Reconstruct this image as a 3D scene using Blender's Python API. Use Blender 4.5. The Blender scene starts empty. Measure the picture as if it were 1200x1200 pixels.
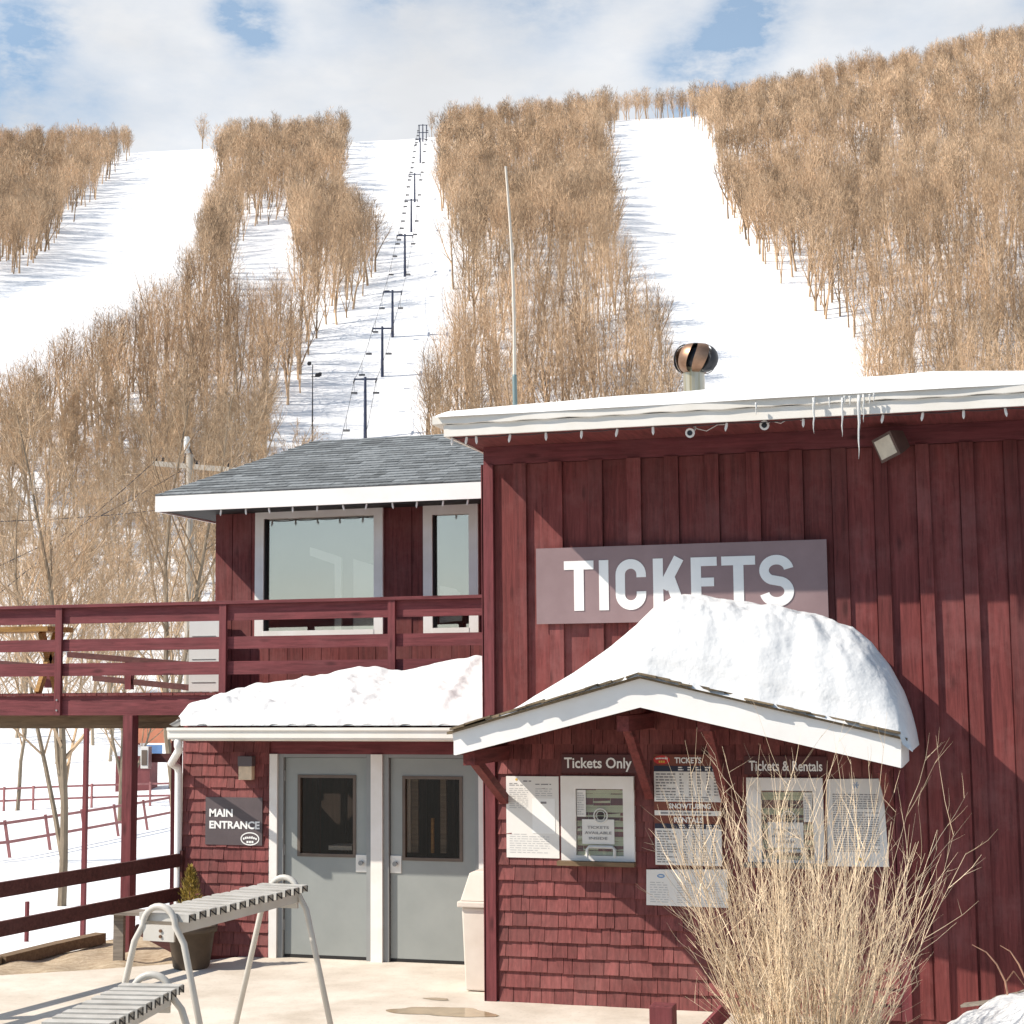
import bpy, bmesh, math, random
import numpy as np
from mathutils import Vector, Matrix

rad = math.radians
S = bpy.context.scene
COL = S.collection
random.seed(7)

# ------------------------------------------------------------------ camera
F = 1900.0                       # focal length in pixels of the 1200 px photo
PITCH = math.atan(198 / F); YAW = rad(16.4); ROLL = rad(0.5)
EYE = Vector((0, 0, 2.9))
fw = Vector((-math.sin(YAW) * math.cos(PITCH), math.cos(YAW) * math.cos(PITCH), math.sin(PITCH)))
r0 = Vector((math.cos(YAW), math.sin(YAW), 0)); u0 = r0.cross(fw)
rt = r0 * math.cos(ROLL) - u0 * math.sin(ROLL)
up = u0 * math.cos(ROLL) + r0 * math.sin(ROLL)
cd = bpy.data.cameras.new('camera'); cam = bpy.data.objects.new('camera', cd); COL.objects.link(cam)
M3 = Matrix((rt, up, -fw)).transposed()
cam.matrix_world = Matrix.Translation(EYE) @ M3.to_4x4()
cd.sensor_width = 36; cd.lens = 36 * F / 1200; cd.clip_start = 0.1; cd.clip_end = 6000
S.camera = cam

# ------------------------------------------------------------------ light
SUN_T = Vector((1.0, 0.55, -1.0)).normalized()        # direction the sunlight travels
sl = bpy.data.lights.new('sun', 'SUN'); sl.energy = 5.0; sl.angle = rad(0.5); sl.color = (1.0, 0.925, 0.825)
so = bpy.data.objects.new('sun', sl); COL.objects.link(so)
so.rotation_euler = SUN_T.to_track_quat('-Z', 'Y').to_euler()
SKY_STRENGTH = 0.09
CLOUD = (7.2, 7.36, 7.62, 1)
S.view_settings.view_transform = 'Standard'; S.view_settings.look = 'None'
S.view_settings.gamma = 1.0; S.view_settings.exposure = 0.44
S.cycles.max_bounces = 8; S.cycles.transparent_max_bounces = 12


def ray(px, py):
    return fw + rt * ((px - 600) / F) + up * ((600 - py) / F)
def at(px, py, Y):                     # point of the photograph on a plane parallel to the fronts
    d = ray(px, py); return EYE + d * (Y / d.y)
def on_ground(px, py, z=0.0):
    d = ray(px, py); return EYE + d * ((z - EYE.z) / d.z)

def make_world():
    w = bpy.data.worlds.new('World'); S.world = w; w.use_nodes = True
    nt = w.node_tree; N = nt.nodes; L = nt.links; N.clear()
    out = N.new('ShaderNodeOutputWorld'); bg = N.new('ShaderNodeBackground')
    sky = N.new('ShaderNodeTexSky'); sky.sky_type = 'NISHITA'; sky.sun_disc = False
    sd = -SUN_T
    sky.sun_elevation = math.asin(sd.z); sky.sun_rotation = math.atan2(sd.x, sd.y)
    sky.altitude = 400; sky.dust_density = .4; sky.ozone_density = 2.0
    tc = N.new('ShaderNodeTexCoord')
    nrm = N.new('ShaderNodeVectorMath'); nrm.operation = 'NORMALIZE'
    L.new(tc.outputs['Generated'], nrm.inputs[0])
    mp = N.new('ShaderNodeMapping'); mp.inputs['Scale'].default_value = (1, 1, 2.2)
    L.new(nrm.outputs[0], mp.inputs[0])
    n1 = N.new('ShaderNodeTexNoise'); n1.inputs['Scale'].default_value = 9; n1.inputs['Detail'].default_value = 7
    n1.inputs['Roughness'].default_value = 0.6; L.new(mp.outputs[0], n1.inputs['Vector'])
    # gaps in the cloud where blue shows
    acc = None
    for (px, py, r, a) in [(300, 34, .020, 1.0), (262, 12, .013, .7), (50, 22, .024, .62), (8, 62, .026, .62), (892, 4, .024, .8), (868, 42, .022, .6),
                           (835, 82, .034, .62), (118, 118, .018, .25), (800, 110, .03, .5), (1255, 15, .03, .8), (0, 120, .05, .35), (455, -40, .03, .8), (640,-70,.05,.9)]:
        d = ray(px, py).normalized()
        ds = N.new('ShaderNodeVectorMath'); ds.operation = 'DISTANCE'; ds.inputs[1].default_value = d
        L.new(nrm.outputs[0], ds.inputs[0])
        mr = N.new('ShaderNodeMapRange'); mr.interpolation_type = 'SMOOTHSTEP'
        mr.inputs[1].default_value = 0; mr.inputs[2].default_value = r * 1.55; mr.inputs[3].default_value = a; mr.inputs[4].default_value = 0
        L.new(ds.outputs['Value'], mr.inputs[0])
        if acc is None: acc = mr.outputs[0]
        else:
            m = N.new('ShaderNodeMath'); m.operation = 'ADD'; L.new(acc, m.inputs[0]); L.new(mr.outputs[0], m.inputs[1]); acc = m.outputs[0]
    n2 = N.new('ShaderNodeTexNoise'); n2.inputs['Scale'].default_value = 24; n2.inputs['Detail'].default_value = 6; n2.inputs['Roughness'].default_value = .62
    L.new(mp.outputs[0], n2.inputs['Vector'])
    k = N.new('ShaderNodeMapRange'); k.inputs[1].default_value = .30; k.inputs[2].default_value = .70; k.inputs[3].default_value = .05; k.inputs[4].default_value = 1.25
    L.new(n2.outputs['Fac'], k.inputs[0])
    mul = N.new('ShaderNodeMath'); mul.operation = 'MULTIPLY'; L.new(acc, mul.inputs[0]); L.new(k.outputs[0], mul.inputs[1])
    # thin places elsewhere
    th = N.new('ShaderNodeMapRange'); th.inputs[1].default_value = .44; th.inputs[2].default_value = .66; th.inputs[3].default_value = .0; th.inputs[4].default_value = .28
    L.new(n1.outputs['Fac'], th.inputs[0])
    tot = N.new('ShaderNodeMath'); tot.operation = 'ADD'; tot.use_clamp = True
    pm_ = N.new('ShaderNodeMath'); pm_.operation = 'MULTIPLY'; pm_.inputs[1].default_value = 1.45; L.new(mul.outputs[0], pm_.inputs[0]); L.new(pm_.outputs[0], tot.inputs[0]); L.new(th.outputs[0], tot.inputs[1])
    tm = N.new('ShaderNodeMath'); tm.operation = 'MULTIPLY'; tm.inputs[1].default_value = .68; L.new(tot.outputs[0], tm.inputs[0]); tot = tm
    # the cloud bank stands over the hill; the unseen sky behind the camera is made clearer to cut fill light
    sx_ = N.new('ShaderNodeSeparateXYZ'); L.new(nrm.outputs[0], sx_.inputs[0])
    cl = N.new('ShaderNodeMapRange'); cl.interpolation_type = 'SMOOTHSTEP'; cl.inputs[1].default_value = .45; cl.inputs[2].default_value = -.25; cl.inputs[3].default_value = 0; cl.inputs[4].default_value = .88
    L.new(sx_.outputs['Y'], cl.inputs[0])
    hz = N.new('ShaderNodeMapRange'); hz.interpolation_type = 'SMOOTHSTEP'; hz.inputs[1].default_value = .10; hz.inputs[2].default_value = .38; hz.inputs[3].default_value = .35; hz.inputs[4].default_value = 1
    L.new(sx_.outputs['Z'], hz.inputs[0]); hm = N.new('ShaderNodeMath'); hm.operation = 'MULTIPLY'; L.new(cl.outputs[0], hm.inputs[0]); L.new(hz.outputs[0], hm.inputs[1]); cl = hm
    ad = N.new('ShaderNodeMath'); ad.operation = 'MAXIMUM'; L.new(tot.outputs[0], ad.inputs[0]); L.new(cl.outputs[0], ad.inputs[1]); tot = ad
    # cloud brightness varies softly
    cr = N.new('ShaderNodeMapRange'); cr.inputs[1].default_value = .3; cr.inputs[2].default_value = .7; cr.inputs[3].default_value = .86; cr.inputs[4].default_value = 1.04
    n3 = N.new('ShaderNodeTexNoise'); n3.inputs['Scale'].default_value = 6; n3.inputs['Detail'].default_value = 5; L.new(mp.outputs[0], n3.inputs['Vector'])
    L.new(n3.outputs['Fac'], cr.inputs[0])
    cc = N.new('ShaderNodeVectorMath'); cc.operation = 'SCALE'; cc.inputs[0].default_value = CLOUD[:3]; L.new(cr.outputs[0], cc.inputs['Scale'])
    mx = N.new('ShaderNodeMix'); mx.data_type = 'RGBA'
    L.new(tot.outputs[0], mx.inputs['Factor']); L.new(cc.outputs[0], mx.inputs['A'])
    hs = N.new('ShaderNodeHueSaturation'); hs.inputs['Hue'].default_value = .488; hs.inputs['Saturation'].default_value = 1.25; hs.inputs['Value'].default_value = 1.35; L.new(sky.outputs[0], hs.inputs['Color']); L.new(hs.outputs[0], mx.inputs['B'])
    L.new(mx.outputs['Result'], bg.inputs['Color']); bg.inputs['Strength'].default_value = SKY_STRENGTH
    L.new(bg.outputs[0], out.inputs['Surface'])
make_world()

# ------------------------------------------------------------------ helpers
def tag(o, label=None, cat=None, group=None, kind=None):
    if label: o['label'] = label
    if cat: o['category'] = cat
    if group: o['group'] = group
    if kind: o['kind'] = kind
    return o
def empty(name, loc, label, cat, group=None):
    o = bpy.data.objects.new(name, None); COL.objects.link(o); o.location = loc; o.empty_display_size = .2
    return tag(o, label, cat, group)
def wloc(o):
    v = Vector((0, 0, 0))
    while o: v += Vector(o.location); o = o.parent
    return v

class MB:
    def __init__(s): s.v = []; s.f = []
    def add(s, vs, fs):
        b = len(s.v); s.v += [tuple(v) for v in vs]; s.f += [tuple(i + b for i in f) for f in fs]; return s
    def box(s, x0, x1, y0, y1, z0, z1):
        return s.add([(x0,y0,z0),(x1,y0,z0),(x1,y1,z0),(x0,y1,z0),(x0,y0,z1),(x1,y0,z1),(x1,y1,z1),(x0,y1,z1)],
                     [(0,3,2,1),(4,5,6,7),(0,1,5,4),(1,2,6,5),(2,3,7,6),(3,0,4,7)])
    def obox(s, c, sx, sy, sz, R=None):
        R = R or Matrix.Identity(3); c = Vector(c); P = []
        for z in (-1, 1):
            for (x, y) in ((-1,-1),(1,-1),(1,1),(-1,1)):
                P.append(c + R @ Vector((x*sx/2, y*sy/2, z*sz/2)))
        return s.add(P, [(0,3,2,1),(4,5,6,7),(0,1,5,4),(1,2,6,5),(2,3,7,6),(3,0,4,7)])
    def bar(s, a, b, w, h, upv=Vector((0, 0, 1))):       # rectangular bar from a to b
        a = Vector(a); b = Vector(b); d = (b - a); n = d.normalized(); x = n.cross(upv)
        if x.length < 1e-4: x = n.cross(Vector((0, 1, 0)))
        x.normalize(); y = x.cross(n)
        R = Matrix((x, n, y)).transposed()
        return s.obox((a + b) / 2, w, d.length, h, R)
    def quad(s, a, b, c, d): return s.add([a, b, c, d], [(0, 1, 2, 3)])
    def prism(s, poly, y0, y1):                           # poly: (x,z) outline seen from the front, extruded along Y
        n = len(poly)
        vs = [(x, y0, z) for x, z in poly] + [(x, y1, z) for x, z in poly]
        fs = [tuple(range(n)), tuple(range(2*n-1, n-1, -1))] + [(i, i+n, (i+1) % n + n, (i+1) % n) for i in range(n)]
        return s.add(vs, fs)
    def tube(s, pts, rr, n=6, cap=True):
        pts = [Vector(p) for p in pts]
        if not isinstance(rr, (list, tuple)): rr = [rr] * len(pts)
        b = len(s.v); x = None
        for i, p in enumerate(pts):
            t = (pts[min(i+1, len(pts)-1)] - pts[max(i-1, 0)]).normalized()
            if x is None:
                x = t.cross(Vector((0.31, 0.2, 1)) if abs(t.z) < .9 else Vector((0, 1, 0))).normalized()
            else:
                x = (x - t * x.dot(t)).normalized()
            y = t.cross(x)
            for k in range(n):
                a = 2 * math.pi * k / n
                s.v.append(tuple(p + (x * math.cos(a) + y * math.sin(a)) * rr[i]))
        for i in range(len(pts) - 1):
            for k in range(n):
                s.f.append((b+i*n+k, b+i*n+(k+1) % n, b+(i+1)*n+(k+1) % n, b+(i+1)*n+k))
        if cap:
            s.f.append(tuple(b + k for k in range(n))[::-1]); e = b + (len(pts)-1)*n
            s.f.append(tuple(e + k for k in range(n)))
        return s
    def lathe(s, c, prof, n=20, cap=True):                # prof: (r,z)
        c = Vector(c); b = len(s.v)
        for r, z in prof:
            for k in range(n):
                a = 2*math.pi*k/n; s.v.append((c.x+r*math.cos(a), c.y+r*math.sin(a), c.z+z))
        for i in range(len(prof)-1):
            for k in range(n):
                s.f.append((b+i*n+k, b+i*n+(k+1) % n, b+(i+1)*n+(k+1) % n, b+(i+1)*n+k))
        if cap:
            s.f.append(tuple(b+k for k in range(n))[::-1]); e = b+(len(prof)-1)*n
            s.f.append(tuple(e+k for k in range(n)))
        return s
    def blade(s, a, b, w, rng):
        a = Vector(a); b = Vector(b); p = (b-a).cross(Vector((rng.uniform(-1,1), rng.uniform(-1,1), rng.uniform(-1,1))))
        if p.length < 1e-6: return s
        p.normalize(); return s.add([a - p*w, a + p*w, b], [(0, 1, 2)])
    def grid(s, fn, nu, nv):
        b = len(s.v)
        for j in range(nv+1):
            for i in range(nu+1): s.v.append(tuple(fn(i/nu, j/nv)))
        for j in range(nv):
            for i in range(nu):
                a = b + j*(nu+1)+i; s.f.append((a, a+1, a+nu+2, a+nu+1))
        return s
    def build(s, name, mat, parent=None, org=None, smooth=False, bevel=0):
        mk = getattr(s, 'marks', None)
        if mk and len(mk) > 1:                            # one printed block, one part
            o = None
            for (a, b, c, d) in mk:
                q = MB(); q.v = s.v[a:b]; q.f = [tuple(i-a for i in f) for f in s.f[c:d]]; o = q.build(name, mat, parent)
            return o
        if parent is not None:
            base = wloc(parent); o_loc = Vector((0, 0, 0))
        else:
            base = Vector(org) if org is not None else Vector((0, 0, 0)); o_loc = base
        me = bpy.data.meshes.new(name)
        me.from_pydata([(v[0]-base.x, v[1]-base.y, v[2]-base.z) for v in s.v], [], s.f); me.update()
        if bevel or smooth == 'recalc':
            bm = bmesh.new(); bm.from_mesh(me)
            bmesh.ops.recalc_face_normals(bm, faces=bm.faces)
            if bevel: bmesh.ops.bevel(bm, geom=list(bm.edges), offset=bevel, segments=2, affect='EDGES', profile=.6)
            bm.to_mesh(me); bm.free()
        if smooth: me.shade_smooth() if hasattr(me, 'shade_smooth') else [setattr(p, 'use_smooth', True) for p in me.polygons]
        me.materials.append(mat)
        o = bpy.data.objects.new(name, me); COL.objects.link(o); o.location = o_loc
        if parent is not None: o.parent = parent
        return o
def struct(mb, name, mat, smooth=False):
    o = mb.build(name, mat, smooth=smooth); o['kind'] = 'structure'; return o

# ------------------------------------------------------------------ materials
def nodes(name):
    m = bpy.data.materials.new(name); m.use_nodes = True
    nt = m.node_tree; b = nt.nodes['Principled BSDF']; return m, nt.nodes, nt.links, b
def mat(name, c, rough=.6, var=.12, scale=6, metal=0, bump=.05, stretch=(1, 1, 1), island=0, spec=.4, c2=None, detail=5, bscale=None, bdist=.01, amb=(.3,.7)):
    """plain procedural surface: two-tone noise, optional per-piece variation, bump"""
    m, N, L, b = nodes(name)
    tc = N.new('ShaderNodeTexCoord'); mp = N.new('ShaderNodeMapping'); mp.inputs['Scale'].default_value = stretch
    L.new(tc.outputs['Object'], mp.inputs[0])
    n = N.new('ShaderNodeTexNoise'); n.inputs['Scale'].default_value = scale; n.inputs['Detail'].default_value = detail; n.inputs['Roughness'].default_value = .6
    L.new(mp.outputs[0], n.inputs['Vector'])
    r = N.new('ShaderNodeValToRGB'); r.color_ramp.elements[0].position = amb[0]; r.color_ramp.elements[1].position = amb[1]
    if c2 is None: c2 = tuple(min(1, x*(1+var)) for x in c); c1 = tuple(x*(1-var) for x in c)
    else: c1 = c
    r.color_ramp.elements[0].color = (*c1, 1); r.color_ramp.elements[1].color = (*c2, 1)
    L.new(n.outputs['Fac'], r.inputs[0]); col = r.outputs[0]
    if island:
        g = N.new('ShaderNodeNewGeometry'); mr = N.new('ShaderNodeMapRange'); mr.inputs[3].default_value = 1-island; mr.inputs[4].default_value = 1+island
        L.new(g.outputs['Random Per Island'], mr.inputs[0])
        vm = N.new('ShaderNodeVectorMath'); vm.operation = 'SCALE'; L.new(col, vm.inputs[0]); L.new(mr.outputs[0], vm.inputs['Scale']); col = vm.outputs[0]
    L.new(col, b.inputs['Base Color'])
    b.inputs['Roughness'].default_value = rough; b.inputs['Metallic'].default_value = metal; b.inputs['Specular IOR Level'].default_value = spec
    if bump:
        n2 = N.new('ShaderNodeTexNoise'); n2.inputs['Scale'].default_value = bscale or scale*3; n2.inputs['Detail'].default_value = 6; L.new(mp.outputs[0], n2.inputs['Vector'])
        bp = N.new('ShaderNodeBump'); bp.inputs['Strength'].default_value = bump; bp.inputs['Distance'].default_value = bdist
        L.new(n2.outputs['Fac'], bp.inputs['Height']); L.new(bp.outputs[0], b.inputs['Normal'])
    return m
def wood(name, c, axis='z', var=.5, island=.12, rough=.75, knots=True, wear=.25, worn=None):
    m, N, L, b = nodes(name)
    tc = N.new('ShaderNodeTexCoord'); mp = N.new('ShaderNodeMapping')
    sc = {'z': (14, 14, .9), 'x': (.9, 14, 14), 'y': (14, .9, 14)}[axis]; mp.inputs['Scale'].default_value = sc
    L.new(tc.outputs['Object'], mp.inputs[0])
    n = N.new('ShaderNodeTexNoise'); n.inputs['Scale'].default_value = 2.2; n.inputs['Detail'].default_value = 8; n.inputs['Roughness'].default_value = .7; n.inputs['Distortion'].default_value = .5
    L.new(mp.outputs[0], n.inputs['Vector'])
    r = N.new('ShaderNodeValToRGB'); r.color_ramp.elements[0].position = .28; r.color_ramp.elements[1].position = .72
    r.color_ramp.elements[0].color = (*[x*(1-var) for x in c], 1); r.color_ramp.elements[1].color = (*[x*(1+var) for x in c], 1)
    L.new(n.outputs['Fac'], r.inputs[0]); col = r.outputs[0]
    # faded, worn patches
    n3 = N.new('ShaderNodeTexNoise'); n3.inputs['Scale'].default_value = 1.7; n3.inputs['Detail'].default_value = 6; n3.inputs['Roughness'].default_value = .7; L.new(tc.outputs['Object'], n3.inputs['Vector'])
    mw = N.new('ShaderNodeMapRange'); mw.inputs[1].default_value = .45; mw.inputs[2].default_value = .75; mw.inputs[3].default_value = 0; mw.inputs[4].default_value = wear
    L.new(n3.outputs['Fac'], mw.inputs[0])
    mx = N.new('ShaderNodeMix'); mx.data_type = 'RGBA'; L.new(mw.outputs[0], mx.inputs['Factor']); L.new(col, mx.inputs['A'])
    mx.inputs['B'].default_value = (*(worn or (c[0]*1.25+.03, c[1]*1.3+.03, c[2]*1.3+.03)), 1); col = mx.outputs['Result']
    if knots:
        mk = N.new('ShaderNodeMapping'); mk.inputs['Scale'].default_value = {'z': (5, 5, 1.6), 'x': (1.6, 5, 5), 'y': (5, 1.6, 5)}[axis]; L.new(tc.outputs['Object'], mk.inputs[0])
        vo = N.new('ShaderNodeTexVoronoi'); vo.inputs['Scale'].default_value = 1.0; L.new(mk.outputs[0], vo.inputs['Vector'])
        mv = N.new('ShaderNodeMapRange'); mv.inputs[1].default_value = .05; mv.inputs[2].default_value = .16; mv.inputs[3].default_value = .5; mv.inputs[4].default_value = 1
        L.new(vo.outputs['Distance'], mv.inputs[0])
        vk = N.new('ShaderNodeVectorMath'); vk.operation = 'SCALE'; L.new(col, vk.inputs[0]); L.new(mv.outputs[0], vk.inputs['Scale']); col = vk.outputs[0]
    if island:
        g = N.new('ShaderNodeNewGeometry'); mr = N.new('ShaderNodeMapRange'); mr.inputs[3].default_value = 1-island; mr.inputs[4].default_value = 1+island
        L.new(g.outputs['Random Per Island'], mr.inputs[0])
        vm = N.new('ShaderNodeVectorMath'); vm.operation = 'SCALE'; L.new(col, vm.inputs[0]); L.new(mr.outputs[0], vm.inputs['Scale']); col = vm.outputs[0]
    L.new(col, b.inputs['Base Color']); b.inputs['Roughness'].default_value = rough; b.inputs['Specular IOR Level'].default_value = .25
    bp = N.new('ShaderNodeBump'); bp.inputs['Strength'].default_value = .35; bp.inputs['Distance'].default_value = .006
    L.new(n.outputs['Fac'], bp.inputs['Height']); L.new(bp.outputs[0], b.inputs['Normal'])
    return m
RED = (.138, .033, .030)
M = {}
M['red_v'] = wood('red board', RED, 'z', island=.2, worn=(.215, .085, .08), wear=.7)
M['red_x'] = wood('red rail wood', (.145, .036, .039), 'x', worn=(.20, .072, .074), wear=.4)
M['red_p'] = wood('red post wood', (.145, .036, .039), 'z', worn=(.20, .072, .074), wear=.4)
M['red_y'] = wood('red beam wood', RED, 'y')
M['darkred_x'] = wood('dark rail wood', (.075, .025, .022), 'x', knots=False)
M['shingle'] = wood('red shingle', (.175, .052, .048), 'z', island=.26, knots=False, wear=.5, worn=(.25, .11, .098))
M['cedar'] = wood('cedar roof shingle', (.16, .12, .075), 'y', knots=False, island=.3)
M['timber'] = wood('brown timber', (.16, .105, .06), 'x')
M['white'] = mat('white paint', (.74, .715, .68), .55, .05, 3, bump=.08, c2=(.80, .785, .755))
M['cream'] = mat('cream gutter paint', (.70, .655, .58), .5, .05, 2.5, bump=.05, c2=(.78, .745, .69))
M['trim'] = mat('white window trim', (.72, .68, .62), .6, .05, 4, bump=.1, c2=(.80, .77, .73))
M['door'] = mat('grey door paint', (.25, .266, .252), .5, .05, 2.2, bump=.04, c2=(.29, .304, .288))
M['doorframe'] = mat('grey door frame paint', (.25, .255, .25), .5, .06, 3, bump=.03)
M['bronze'] = mat('brown window frame', (.12, .09, .07), .5, .15, 5)
M['steel'] = mat('door plate steel', (.66, .64, .60), .4, .06, 9, metal=.3)
M['black'] = mat('flat black', (.015, .014, .014), .7, .3, 9)
M['cable'] = mat('dark cable', (.03, .03, .035), .6, .2, 3, bump=0)
M['tower'] = mat('blue tower steel', (.035, .045, .085), .5, .2, 2, bump=0)
M['asphalt'] = mat('grey roof shingle', (.15, .16, .165), .9, .3, 22, island=.34, bump=.25)
M['metal_roof'] = mat('corrugated metal', (.34, .33, .30), .5, .15, 5, metal=.4)
M['sign_main'] = mat('mauve sign panel', (.225, .150, .150), .42, .06, 3.0, bump=.02, c2=(.27, .185, .185))
M['sign_dark'] = mat('dark grey sign panel', (.10, .078, .080), .42, .12, 4, bump=.02)
M['sign_red'] = mat('dark red sign panel', (.085, .022, .022), .5, .15, 4, bump=.02)
M['letter'] = mat('white lettering', (.80, .79, .76), .5, .03, 6, bump=0)
M['paper'] = mat('printed paper', (.72, .695, .65), .6, .04, 3, bump=.02)
M['ink'] = mat('grey print', (.22, .21, .21), .8, .1, 40, bump=0)
M['ink2'] = mat('faint print', (.45, .44, .43), .8, .1, 40, bump=0)
M['inkred'] = mat('red print', (.55, .12, .09), .7, .1, 30, bump=0)
M['inkblue'] = mat('blue print', (.18, .3, .48), .7, .1, 30, bump=0)
M['inkgold'] = mat('gold print', (.62, .40, .06), .7, .1, 30, bump=0)
M['navy'] = mat('navy panel', (.02, .022, .045), .5, .1, 8, bump=0)
M['brown_panel'] = mat('brown panel', (.17, .045, .025), .5, .15, 8, bump=0)
M['logored'] = mat('red badge', (.50, .03, .025), .45, .1, 8, bump=0)
M['blind'] = mat('olive blind', (.66, .61, .42), .6, .08, 6, bump=0)
M['plastic'] = mat('beige bin plastic', (.62, .545, .46), .5, .06, 3, bump=.04, c2=(.70, .63, .55))
M['pot'] = mat('brown clay pot', (.085, .06, .04), .6, .25, 5, bump=.15)
M['soil'] = mat('potting soil', (.045, .032, .022), .95, .4, 30, bump=.5)
M['goldleaf'] = mat('golden evergreen leaf', (.28, .20, .04), .7, .4, 8, bump=0, island=.45)
M['rack'] = mat('beige rack paint', (.46, .43, .38), .45, .08, 4, bump=.06, c2=(.55, .52, .47))
M['rack_slat'] = mat('worn rack slat', (.38, .36, .325), .45, .14, 7, bump=.1, c2=(.52, .50, .46))
M['greywood'] = wood('weathered grey wood', (.20, .17, .14), 'x')
M['copper'] = mat('rusted vent metal', (.16, .085, .05), .42, .45, 6, metal=.75, bump=.1, c2=(.34, .21, .14))
M['vent_dark'] = mat('dark vent metal', (.03, .03, .035), .4, .3, 6, metal=.6)
M['pipe'] = mat('galvanised pipe', (.30, .23, .11), .35, .3, 4, metal=.8, stretch=(5, 5, .3), c2=(.52, .50, .44))
M['teal'] = mat('grey green mount', (.16, .22, .22), .5, .1, 5)
M['rod'] = mat('pale antenna rod', (.62, .55, .46), .4, .1, 5, metal=.2, bump=0)
M['lampbody'] = mat('brown lamp casing', (.10, .06, .05), .5, .2, 6)
M['lens'] = mat('pale lamp lens', (.62, .58, .48), .2, .1, 14, bump=.15)
M['lens_beige'] = mat('beige lamp lens', (.60, .47, .33), .4, .2, 8)
M['bulb'] = mat('white bulb plastic', (.72, .69, .66), .35, .04, 4, bump=0)
M['pole'] = mat('pale weathered pole', (.36, .315, .26), .8, .15, 3, stretch=(3, 3, .3), bump=.2)
M['cabinet'] = mat('white cabinet metal', (.64, .63, .60), .5, .04, 2, bump=.02)
M['amber'] = wood('amber varnished wood', (.33, .18, .055), 'x')
M['twig'] = mat('bush stem bark', (.53, .395, .255), .75, .3, 5, bump=0, island=.40, c2=(.70, .565, .395))
M['oldleaf'] = mat('dry stem bark', (.36, .20, .13), .8, .2, 5, bump=0)
M['bark_near'] = mat('grey tan bark', (.23, .18, .125), .9, .35, 3, stretch=(3, 3, .6), bump=.5, bdist=.03)
M['lodge_wall'] = mat('far red siding', (.20, .06, .06), .8, .2, 2, bump=0)
M['fence_far'] = mat('faded red fence paint', (.30, .125, .12), .8, .2, 3, bump=0)
M['banner_o'] = mat('orange banner', (.60, .22, .12), .7, .1, 3, bump=0)
M['banner_b'] = mat('blue banner', (.16, .28, .5), .7, .1, 3, bump=0)

def bark(name, c1, c2, glob=.03, tone=False):
    m, N, L, b = nodes(name)
    g = N.new('ShaderNodeNewGeometry'); oi = N.new('ShaderNodeObjectInfo')
    n = N.new('ShaderNodeTexNoise'); n.inputs['Scale'].default_value = glob; n.inputs['Detail'].default_value = 5; n.inputs['Roughness'].default_value = .65
    L.new(g.outputs['Position'], n.inputs['Vector'])
    r = N.new('ShaderNodeValToRGB'); r.color_ramp.elements[0].position = .34; r.color_ramp.elements[1].position = .66
    r.color_ramp.elements[0].color = (*c1, 1); r.color_ramp.elements[1].color = (*c2, 1); L.new(n.outputs['Fac'], r.inputs[0])
    mr = N.new('ShaderNodeMapRange'); mr.inputs[3].default_value = .72; mr.inputs[4].default_value = 1.28; L.new(g.outputs['Random Per Island'], mr.inputs[0])
    mo = N.new('ShaderNodeMapRange'); mo.inputs[3].default_value = .7; mo.inputs[4].default_value = 1.2; L.new(oi.outputs['Random'], mo.inputs[0])
    mm = N.new('ShaderNodeMath'); mm.operation = 'MULTIPLY'; L.new(mr.outputs[0], mm.inputs[0]); L.new(mo.outputs[0], mm.inputs[1])
    vm = N.new('ShaderNodeVectorMath'); vm.operation = 'SCALE'; L.new(r.outputs[0], vm.inputs[0]); L.new(mm.outputs[0], vm.inputs['Scale'])
    col = vm.outputs[0]
    if tone:
        a = N.new('ShaderNodeAttribute'); a.attribute_name = 'tone'; v2 = N.new('ShaderNodeVectorMath'); v2.operation = 'SCALE'; L.new(col, v2.inputs[0]); L.new(a.outputs['Fac'], v2.inputs['Scale']); col = v2.outputs[0]
    L.new(col, b.inputs['Base Color']); b.inputs['Roughness'].default_value = .9; b.inputs['Specular IOR Level'].default_value = .1
    return m
M['crown'] = bark('bare twig bark', (.42, .295, .185), (.53, .39, .26))
M['trunk'] = bark('tree trunk bark', (.28, .215, .15), (.42, .345, .255))
M['forest'] = bark('hillside wood bark', (.41, .28, .175), (.53, .385, .255), .018, True)

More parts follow.
